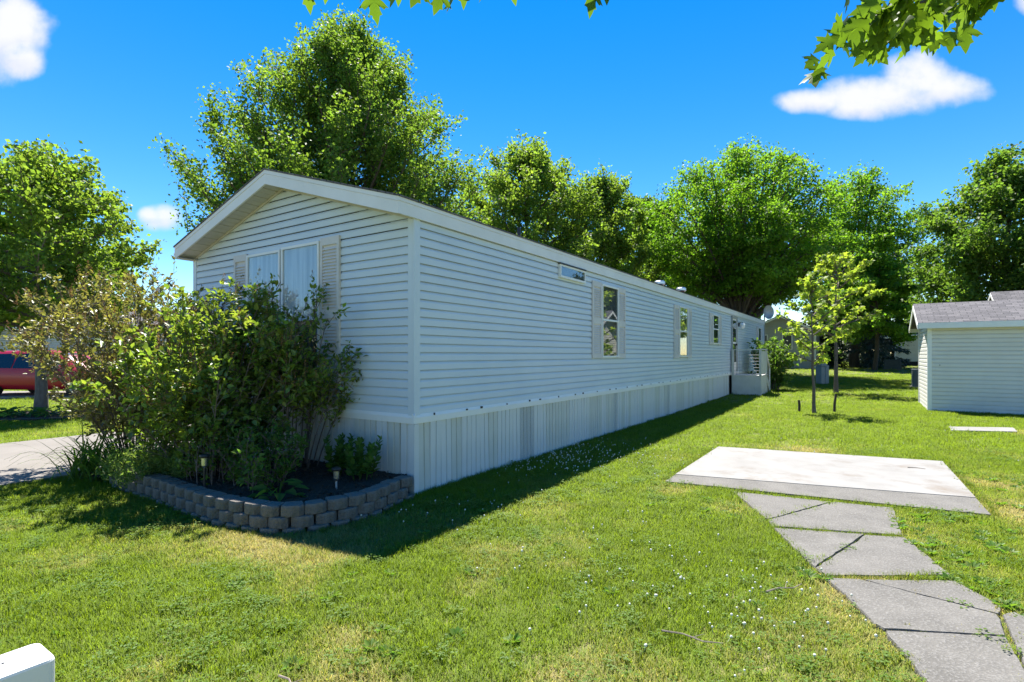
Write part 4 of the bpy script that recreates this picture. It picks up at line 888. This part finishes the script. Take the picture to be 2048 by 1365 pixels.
# utility pedestals, bins, stakes
gm = mat('pedestal_grey', (.25, .29, .29), (.21, .25, .25), 4, .6); gl = mat('pedestal_pale', (.42, .43, .40), (.37, .38, .35), 4, .6); dg = mat('unit_dark', (.10, .12, .125), (.08, .095, .1), 6, .6); br = mat('unit_brown', (.10, .06, .055), (.08, .05, .045), 6, .7)
pe = empty('utility_pedestal', G(15.49, 26.5), R(25), 'grey double utility pedestal standing by the sapling trunk', 'pedestal')
MB().box(-.30, -.02, -.16, .16, 0, .88, .02).build('cabinet', gm, pe); MB().box(.0, .27, -.17, .17, 0, .92, .02).build('cabinet', gm, pe); MB().box(-.32, .1, -.19, .19, .885, 1.02, .02).build('hood', gm, pe)
def unit(name, p, w, d, h, m, label, cat, rz=SR, pad_=True, louv=False):
    root = empty(name, p, rz, label, cat); MB().box(-w/2, w/2, -d/2, d/2, .05, h, .03).build('cabinet', m, root)
    MB().box(-w/2-.07, w/2+.07, -d/2-.07, d/2+.07, -.05, .048).build('base_pad', concd, root)
    if louv:
        for k in range(int((h-.2)/.06)): MB().box(-w/2+.06, w/2-.06, -d/2-.012, -d/2-.001, .14+k*.06, .17+k*.06).build('louver', m, root)
    MB().box(-w/2-.012, w/2+.012, -d/2-.013, d/2+.013, h-.05, h+.01, .01).build('lid', m, root); return root
unit('transformer_cabinet', G(29.3, 40.9), 1.05, .8, .72, dg, 'low wide dark grey utility cabinet on the back lawn', 'cabinet')
unit('air_conditioner', G(36.4, 49.), 1.05, .8, .85, br, 'brown air conditioner beside the beige house', 'unit', louv=True)
unit('utility_pedestal', G(43.5, 64.), .5, .4, 1.0, gl, 'tall pale utility pedestal far back on the lawn', 'pedestal'); unit('utility_pedestal', G(44.7, 64.6), .5, .4, .7, gl, 'shorter pale utility pedestal next to the tall one', 'pedestal')
unit('air_conditioner', G(18.75, 24.3), .72, .7, .82, dg, 'dark grey air conditioner half hidden by the shed corner', 'unit', louv=True)
for (x, y, h, lb) in ((8.02, 14.84, .34, 'short dark stake in the grass left of the sapling'), (8.93, 14.72, .52, 'slanted dark stake in the grass right of the sapling')):
    o = MB().tube([(0, 0, -.1), (.012, 0, h*.5), (.05 if h > .4 else .0, 0, h)], [.035, .032, .028], 6).build('stake', mat('stake_wood', (.04, .03, .025), (.06, .045, .035), 20, .9)); o.location = G(x, y); tag(o, lb, 'stake')
# white pedestal in the foreground corner
wp = mat('pedestal_white', (.68, .68, .68), (.63, .63, .62), 5, .45)
pd = empty('cable_pedestal', (-1.613, 1.884, 0), HA, 'white plastic pedestal box rising from the lawn by the viewer', 'pedestal')
def rbox(x0, x1, y0, y1, z0, z1, r, n=5):
    P = []
    for (cx, cy, a0) in ((x1-r, y1-r, 0), (x0+r, y1-r, pi/2), (x0+r, y0+r, pi), (x1-r, y0+r, 1.5*pi)):
        P += [(cx, cy, a0+pi/2*k/n) for k in range(n+1)]
    rows = [(z0, r), (z1-.012, r), (z1-.004, r-.003), (z1, r-.012)]; m_ = len(P)
    V = [(cx+q*cos(a), cy+q*sin(a), z) for z, q in rows for cx, cy, a in P]
    F = [(i*m_+k, i*m_+(k+1) % m_, (i+1)*m_+(k+1) % m_, (i+1)*m_+k) for i in range(3) for k in range(m_)]+[tuple(range(3*m_, 4*m_))]
    return MB().add(V, F)
rbox(-.32, 0, 0, .19, -.05, .55, .028).build('housing', wp, pd, False)
for x, y, r in ((-.12, .10, .005), (-.15, .125, .003)): MB().lathe([(r, 0), (r, .0015)], (x, y, .5502), 10).build('screw_hole', blackp, pd)

# ------------------------------------------------------------------ maple over the viewer
ov = empty('maple_tree', (3.3, -1.6, 0), 0, 'maple overhead whose leafy branch tips hang into the top of the view', 'tree')
off = np.array([3.3, -1.6, 0]); g = np.random.default_rng(17)
MB().tube(np.array([(0, 0, -.1), (.02, .02, 1.2), (-.03, .05, 2.6), (.0, .1, 4.2), (.1, .0, 6.5)]), [.24, .19, .17, .12, .04], 10).build('trunk', barkl, ov)
lm_ = fastmesh('leaf', *MAPLE); lm_.materials.append(lf_over)
lm_.polygons.foreach_set('use_smooth', np.ones(len(lm_.polygons), bool))
def branch(P, r0): return MB().tube(np.array(P)-off, np.linspace(r0, .003, len(P)), 6).build('branch', barkl, ov)
def leaf(br_, p, axis, s, roll):
    o = bpy.data.objects.new('leaf', lm_); COL.objects.link(o); o.parent = br_
    y = nrm(axis); n0 = np.array([cos(roll), sin(roll), .25]); x = nrm(np.cross(y, n0)); z = np.cross(x, y)
    from mathutils import Matrix
    M_ = Matrix([[x[i]*s, y[i]*s, z[i]*s, (p-off)[i]] for i in range(3)]+[[0, 0, 0, 1]]); o.matrix_local = M_
BR = np.array([(3.3, -1.5, 3.0), (2.7, .2, 3.25), (2.15, 1.5, 3.08), (1.80, 1.85, 2.98), (1.50, 1.9, 2.89), (1.23, 1.92, 2.80)])
br1 = branch(BR, .035)
for k in range(210):
    t = g.random()*2.1+2.9; i = int(min(t, 4)); b0 = BR[i]+(BR[i+1]-BR[i])*min(t-i, 1.)
    th = .5+.5*np.clip((b0[0]-1.1)/.6, 0, 1)
    p = b0+np.array([g.normal()*.05, g.normal()*.15, (g.uniform(-.05, .13))*th]); leaf(br1, p, (g.normal()*.45-.25, g.normal()*.4, -1+abs(g.normal())*.35), g.uniform(.07, .12), g.uniform(0, 2*pi))
BT = np.array([(3.25, -1.5, 3.3), (2.6, .6, 3.6), (1.6, 1.9, 3.28), (.7, 2.05, 3.12), (0, 2.05, 3.10), (-.8, 2.0, 3.08)]); br2 = branch(BT, .03)
for px_, ty in ((620, 28), (648, 8), (727, 8), (757, 50), (785, 22), (797, 13), (822, 12), (868, 28), (897, 33), (925, 18), (965, 8), (1031, 10), (1140, 7), (1183, 35), (1216, 8)):
    d_ = 2.0+g.uniform(-.12, .12); tip = np.array([(px_-1024)/1062*d_, d_, 1.62+(709.6-ty)/1062*d_]); s = g.uniform(.085, .12); ax = nrm([g.normal()*.2, g.normal()*.25, -1.]); leaf(br2, tip-ax*s*1.02, ax, s, g.uniform(-.6, .6)+(-pi/2 if g.random() < .7 else .4))
for k in range(60):
    i = int(g.integers(2, 5)); b0 = BT[i]+(BT[i+1]-BT[i])*g.random(); leaf(br2, b0+np.array([g.normal()*.04, g.normal()*.12-.08, g.uniform(.03, .16)]), (g.normal()*.5, g.normal()*.5, -.8), g.uniform(.08, .12), g.uniform(0, 6.28))
# rest of its crown, above and behind the viewer
n_ = 9000; P = g.normal(size=(n_, 3)); P = nrm(P)*g.uniform(.35, 1, n_)[:, None]**.5*np.array([3.2, 2.6, 2.0])+np.array([.3, -1.6, 5.9]); P = P[(P[:, 2] > 4.0) & (P[:, 1] < .6)]
lo = link('crown', scatter_mesh('crown', MAPLE_S, P, nrm(g.normal(size=(len(P), 3))+np.array([0, 0, -1.])), .13, g), lf_over, ov); lo['kind'] = 'stuff'
for a in range(9): MB().tube([(0, .1, 3.2+.3*a), (1.6*cos(a*2.4), 1.4*sin(a*2.4)-.5, 4.6+.25*a), (2.7*cos(a*2.4), 2.1*sin(a*2.4)-1.0, 5.6+.2*a)], [.06, .035, .008], 5).build('limb', barkl, ov)

# ------------------------------------------------------------------ grass
def grassmat(name, cg, cy):
    m = bpy.data.materials.new(name); m.use_nodes = True; t = m.node_tree; n, l = t.nodes, t.links; p = n['Principled BSDF']; out = n['Material Output']
    at_ = n.new('ShaderNodeAttribute'); at_.attribute_type = 'INSTANCER'; at_.attribute_name = 'dry'; ge = n.new('ShaderNodeNewGeometry')
    ad = n.new('ShaderNodeMath'); ad.operation = 'MULTIPLY_ADD'; ad.inputs[1].default_value = .75; l.new(ge.outputs['Random Per Island'], ad.inputs[0]); l.new(at_.outputs['Fac'], ad.inputs[2])
    mr_ = n.new('ShaderNodeMapRange'); mr_.inputs[1].default_value = .66; mr_.inputs[2].default_value = 1.4; l.new(ad.outputs[0], mr_.inputs[0])
    mx = n.new('ShaderNodeMix'); mx.data_type = 'RGBA'; mx.inputs[6].default_value = (*cg, 1); mx.inputs[7].default_value = (*cy, 1); l.new(mr_.outputs[0], mx.inputs[0])
    h = n.new('ShaderNodeHueSaturation'); oi = n.new('ShaderNodeObjectInfo'); r2 = n.new('ShaderNodeMapRange'); r2.inputs[3].default_value = .75; r2.inputs[4].default_value = 1.25; l.new(oi.outputs['Random'], r2.inputs[0]); l.new(r2.outputs[0], h.inputs['Value']); l.new(mx.outputs[2], h.inputs['Color'])
    l.new(h.outputs[0], p.inputs['Base Color']); p.inputs['Roughness'].default_value = .6; p.inputs['Specular IOR Level'].default_value = .12
    tr = n.new('ShaderNodeBsdfTranslucent'); mm = n.new('ShaderNodeMix'); mm.data_type = 'RGBA'; mm.blend_type = 'MULTIPLY'; mm.inputs[0].default_value = 1; mm.inputs[7].default_value = (1.7, 1.7, .8, 1); l.new(h.outputs[0], mm.inputs[6]); l.new(mm.outputs[2], tr.inputs[0])
    va = n.new('ShaderNodeVectorMath'); va.operation = 'MULTIPLY_ADD'; va.inputs[1].default_value = (.45, .45, .45); va.inputs[2].default_value = (0, 0, 1); l.new(ge.outputs['Normal'], va.inputs[0])
    vn = n.new('ShaderNodeVectorMath'); vn.operation = 'NORMALIZE'; l.new(va.outputs[0], vn.inputs[0]); l.new(vn.outputs[0], p.inputs['Normal'])
    ms = n.new('ShaderNodeMixShader'); ms.inputs[0].default_value = .36; l.new(p.outputs[0], ms.inputs[1]); l.new(tr.outputs[0], ms.inputs[2]); l.new(ms.outputs[0], out.inputs[0]); return m
gmat = grassmat('grass_blade', (.155, .225, .016), (.34, .285, .11)); 
def tuft(seed, nb, rad, hh, w, lean=.5):
    g = np.random.default_rng(seed); V, F = [], []
    for i in range(nb):
        az = g.uniform(0, 2*pi); rr = rad*math.sqrt(g.random()); o = np.array([rr*cos(az), rr*sin(az), -.006]); a2 = g.uniform(0, 2*pi); d = np.array([cos(a2), sin(a2), 0]); sd = np.array([-sin(a2), cos(a2), 0]); h = hh*g.uniform(.45, 1.15); le = lean*g.uniform(.2, 1.5)*h; ww = w*g.uniform(.7, 1.3); b = len(V)
        V += [o-sd*ww/2, o+sd*ww/2, o+d*le*.35+np.array([0, 0, h*.6])+sd*ww*.42, o+d*le*.35+np.array([0, 0, h*.6])-sd*ww*.42, o+d*le+np.array([0, 0, h])]
        F += [(b, b+1, b+2), (b, b+2, b+3), (b+3, b+2, b+4)]
    return fastmesh('tuft', V, F)
def cloverleaf(seed, nb, rad):
    g = np.random.default_rng(seed); P, A, S = [], [], []
    for i in range(nb):
        az = g.uniform(0, 2*pi); rr = rad*math.sqrt(g.random()); c = np.array([rr*cos(az), rr*sin(az), g.uniform(.02, .045)]); a0 = g.uniform(0, 2*pi)
        for k in range(3): P.append(c); A.append((cos(a0+k*2.094), sin(a0+k*2.094), .1)); S.append(.0105)
    T = (OVATE[0]*np.array([1.5, 1, .6]), OVATE[1]); return scatter_mesh('clover', T, P, np.array(A), np.array(S), g, 2.)
cmat = leafmat('clover_leaf', (.10, .175, .022), (.13, .21, .028), 3., .45)
srcs = [(tuft(1, 34, .08, .036, .0042, .7), gmat), (tuft(2, 34, .08, .044, .0040, .7), gmat), (tuft(3, 30, .085, .030, .0045, 1.2), gmat), (tuft(4, 22, .07, .060, .0036), gmat), (cloverleaf(5, 26, .07), cmat)]
g = np.random.default_rng(23)
def region(n, d0, d1):
    y = np.sqrt(g.uniform(d0*d0, d1*d1, n)); x = g.uniform(-1.06, 1.06, n)*y*1.02; return x, y
sets = [(17000, 1.7, 5., 1.), (26000, 5., 9., 1.25), (26000, 9., 17., 1.75), (26000, 17., 34., 2.6), (12000, 34., 68., 4.2)]
GX, GY, GS = [], [], []
for n_, d0, d1, s in sets: x, y = region(n_, d0, d1); GX.append(x); GY.append(y); GS.append(np.full(n_, s))
GX, GY, GS = map(np.concatenate, (GX, GY, GS))
PADP = ccw(SLAB)
keep = ~(inpoly(GX, GY, HOUSE) | inpoly(GX, GY, BED) | inpoly(GX, GY, DRIVE) | inpoly(GX, GY, PADP) | inpoly(GX, GY, NDR) | inpoly(GX, GY, TB) | inpoly(GX, GY, [(9.66, 11.75), (10.95, 11.6), (10.45, 10.98), (9.25, 11.18)]))
for p in PATH:
    c = np.mean(p, 0); keep &= ~inpoly(GX, GY, [tuple(c+(np.array(a)-c)*1.0) for a in p])
sh_ = [(11.94, 15.22), (16.28, 12.35), (17.9, 14.8), (13.55, 17.66)]; keep &= ~inpoly(GX, GY, sh_)
keep &= ~((np.hypot(GX+1.75, GY-1.8) < .17))
dry = vnoise(GX, GY, 31, 4, .75); dry2 = vnoise(GX, GY, 32, 3, 3.)
front = smooth01((6.5-GY)/2.5)
JT = [((2.42, 4.91), (3.46, 4.67)), ((2.26, 3.83), (3.2, 3.82)), ((2.62, 6.29), (4.1, 5.57)), ((3.9, 5.5), (4.8, 5.2)), (hl(.1, -.07), hl(17., -.07)), ((11.9, 15.1), (16.2, 12.27)), ((1.9, 6.72), (3.5, 9.2)), ((3.6, 9.25), (6.4, 7.98)), ((6.48, 7.9), (4.85, 5.3)), ((-1.2, 5.65), (-1.75, 4.85)), ((-2.3, 4.75), (-4.4, 6.1))]
D_ = np.clip((dry-.54)*3.2, -.4, .75)*(.35+.65*front)+.8*(dry2-.5)+.26*front
for (x, y, r) in ((6.1, 6.5, .6), (5.4, 5.5, .5), (10.7, 10.9, .6), (5.0, 8.9, .5), (4.2, 9.3, .4), (1.9, 6.3, .35), (2.3, 5.6, .3)): D_ = D_+.75*np.exp(-((GX-x)**2+(GY-y)**2)/r**2)
keep &= g.random(len(GX)) > np.clip(D_*.35, 0, .45)
GX, GY, GS, D_ = GX[keep], GY[keep], GS[keep], D_[keep]
for (a, b_) in JT:
    k = int(55*math.dist(a, b_)); t = g.random(k); GX = np.r_[GX, a[0]+(b_[0]-a[0])*t+g.normal(size=k)*.012]; GY = np.r_[GY, a[1]+(b_[1]-a[1])*t+g.normal(size=k)*.012]; GS = np.r_[GS, g.uniform(.35, .6, k)]; D_ = np.r_[D_, g.uniform(0, .6, k)]
n_ = len(GX); rot = np.stack([g.normal(size=n_)*.08, g.normal(size=n_)*.08, g.uniform(0, 6.28, n_)], 1)
hs_ = np.where(GS < .7, 1.3, GS**.5)*(1-.35*np.clip(D_, 0, 1))*g.uniform(.65, 1.3, n_)*(.75+.7*vnoise(GX, GY, 55, 3, 2.2)); scl = np.stack([GS, GS, hs_], 1)
clv = vnoise(GX, GY, 41, 4, 1.2)+.15*g.normal(size=n_) > .62
pick = np.where(clv & (g.random(n_) < .10) & (GS < 1.5), 4, g.choice(4, n_, p=[.34, .3, .24, .12]))
gr = gn_scatter('grass', np.stack([GX, GY, gz(GY)-.004], 1), rot, scl, pick, srcs, {'dry': D_}); tag(gr, kind='stuff', label='short mown grass with dry straw patches and clover')

# clover flowers: little white heads
def flowerhead(col_top=True):
    b = MB(); b.tube([(0, 0, 0), (0, 0, .06)], .0012, 3, False); b.lathe([(.003, .056), (.009, .06), (.0105, .067), (.008, .074), (.002, .077)], n=7); me = bpy.data.meshes.new('head'); me.from_pydata(b.v, [], b.f); return me
wfl = mat('clover_white', (.62, .62, .54), rough=.8)
cl = [(.45, 8.3, .55, .55, 220), (1.0, 9.2, .4, .6, 130), (.1, 7.6, .4, .4, 60), (1.15, 3.6, .55, .45, 55), (.75, 4.4, .8, .8, 35), (1.6, 3.2, .3, .4, 30), (-.6, 5.6, .5, .4, 25), (2.0, 8.3, .5, .6, 70), (6., 10., 3, 2, 60)]
P = np.concatenate([np.stack([x+g.normal(size=k)*a, y+g.normal(size=k)*b_, np.zeros(k)], 1) for x, y, a, b_, k in cl]); k_ = ~(inpoly(P[:, 0], P[:, 1], PADP) | inpoly(P[:, 0], P[:, 1], HOUSE))
for p in PATH: k_ &= ~inpoly(P[:, 0], P[:, 1], p)
P = P[k_]; n_ = len(P)
tag(gn_scatter('clover_flowers', P, np.stack([g.normal(size=n_)*.2, g.normal(size=n_)*.2, g.uniform(0, 6, n_)], 1), np.ones((n_, 3))*g.uniform(.5, .85, (n_, 1)), np.zeros(n_), [(flowerhead(), wfl)]), kind='stuff', label='white clover flowers scattered in the lawn')
# broadleaf weeds along the path and pad
wd = [scatter_mesh('w', OVATE, np.stack([.03*np.cos(np.arange(12)*2.4), .03*np.sin(np.arange(12)*2.4), np.full(12, .01)], 1), np.stack([np.cos(np.arange(12)*2.4), np.sin(np.arange(12)*2.4), .35+.5*(np.arange(12) % 3)/2], 1), .075, np.random.default_rng(s), 1.2) for s in (1, 2)]
wmat = leafmat('weed_leaf', (.08, .15, .025), (.11, .19, .03), 3., .4)
wl_ = [(4.2, 5.25, .3, .12, 26), (3.55, 4.2, .15, .35, 26), (3.3, 3.45, .12, .2, 26), (2.24, 3.84, .05, .04, 7), (5.2, 5.2, .5, .25, 16), (4.6, 4.4, .6, .4, 26), (6.0, 6.4, .3, .7, 14), (-.75, 2.85, .05, .05, 6), (2.0, 5.2, .3, .5, 9), (0.2, 4.0, 1.5, .8, 14), (3.6, 5.55, .08, .05, 6), (-1.5, 3.6, 1., .7, 10)]
P = np.concatenate([np.stack([x+g.normal(size=k)*a, y+g.normal(size=k)*b_, np.zeros(k)], 1) for x, y, a, b_, k in wl_]); k_ = ~(inpoly(P[:, 0], P[:, 1], PADP) | inpoly(P[:, 0], P[:, 1], HOUSE))
for p in PATH: c = np.mean(p, 0); k_ &= ~inpoly(P[:, 0], P[:, 1], [tuple(c+(np.array(a)-c)*.96) for a in p])
P = P[k_]; n_ = len(P); tag(gn_scatter('weeds', P, np.stack([g.normal(size=n_)*.15, g.normal(size=n_)*.15, g.uniform(0, 6, n_)], 1), np.ones((n_, 3))*g.uniform(.35, .8, (n_, 1)), g.integers(0, 2, n_), [(wd[0], wmat), (wd[1], wmat)]), kind='stuff', label='broad leaved weeds along the path and pad')
# fallen twigs
for k, (x, y, a, L, lb) in enumerate(((.86, 3.05, -.55, .33, 'thin bare twig lying in clover grass beside the path'), (-1.15, 2.62, -.7, .22, 'pale broken stick on the dry grass near the white pedestal'), (1.7, 3.55, .25, .30, 'thin curved twig in grass close to the broken path'))):
    o = MB().tube([(0, 0, 0), (L*.35, .012, .008), (L*.7, -.008, .006), (L, .02, .012)], [.006, .005, .004, .002], 5).tube([(L*.5, 0, .006), (L*.68, .05, .02)], [.003, .001], 4).build('fallen_twig', mat('dry_twig', (.30, .25, .20), (.2, .16, .13), 20, .9)); o.location = (x, y, .035); o.rotation_euler = (0, 0, a); tag(o, lb, 'twig')
o = MB().tube([(0, 0, 0), (.09, .02, .005), (.2, .01, .0)], [.006, .005, .003], 5).build('fallen_twig', MATS['dry_twig']); o.location = (5.55, 7.45, .038); o.rotation_euler = (0, 0, -.6); tag(o, 'short dark twig lying on the white slab', 'twig')
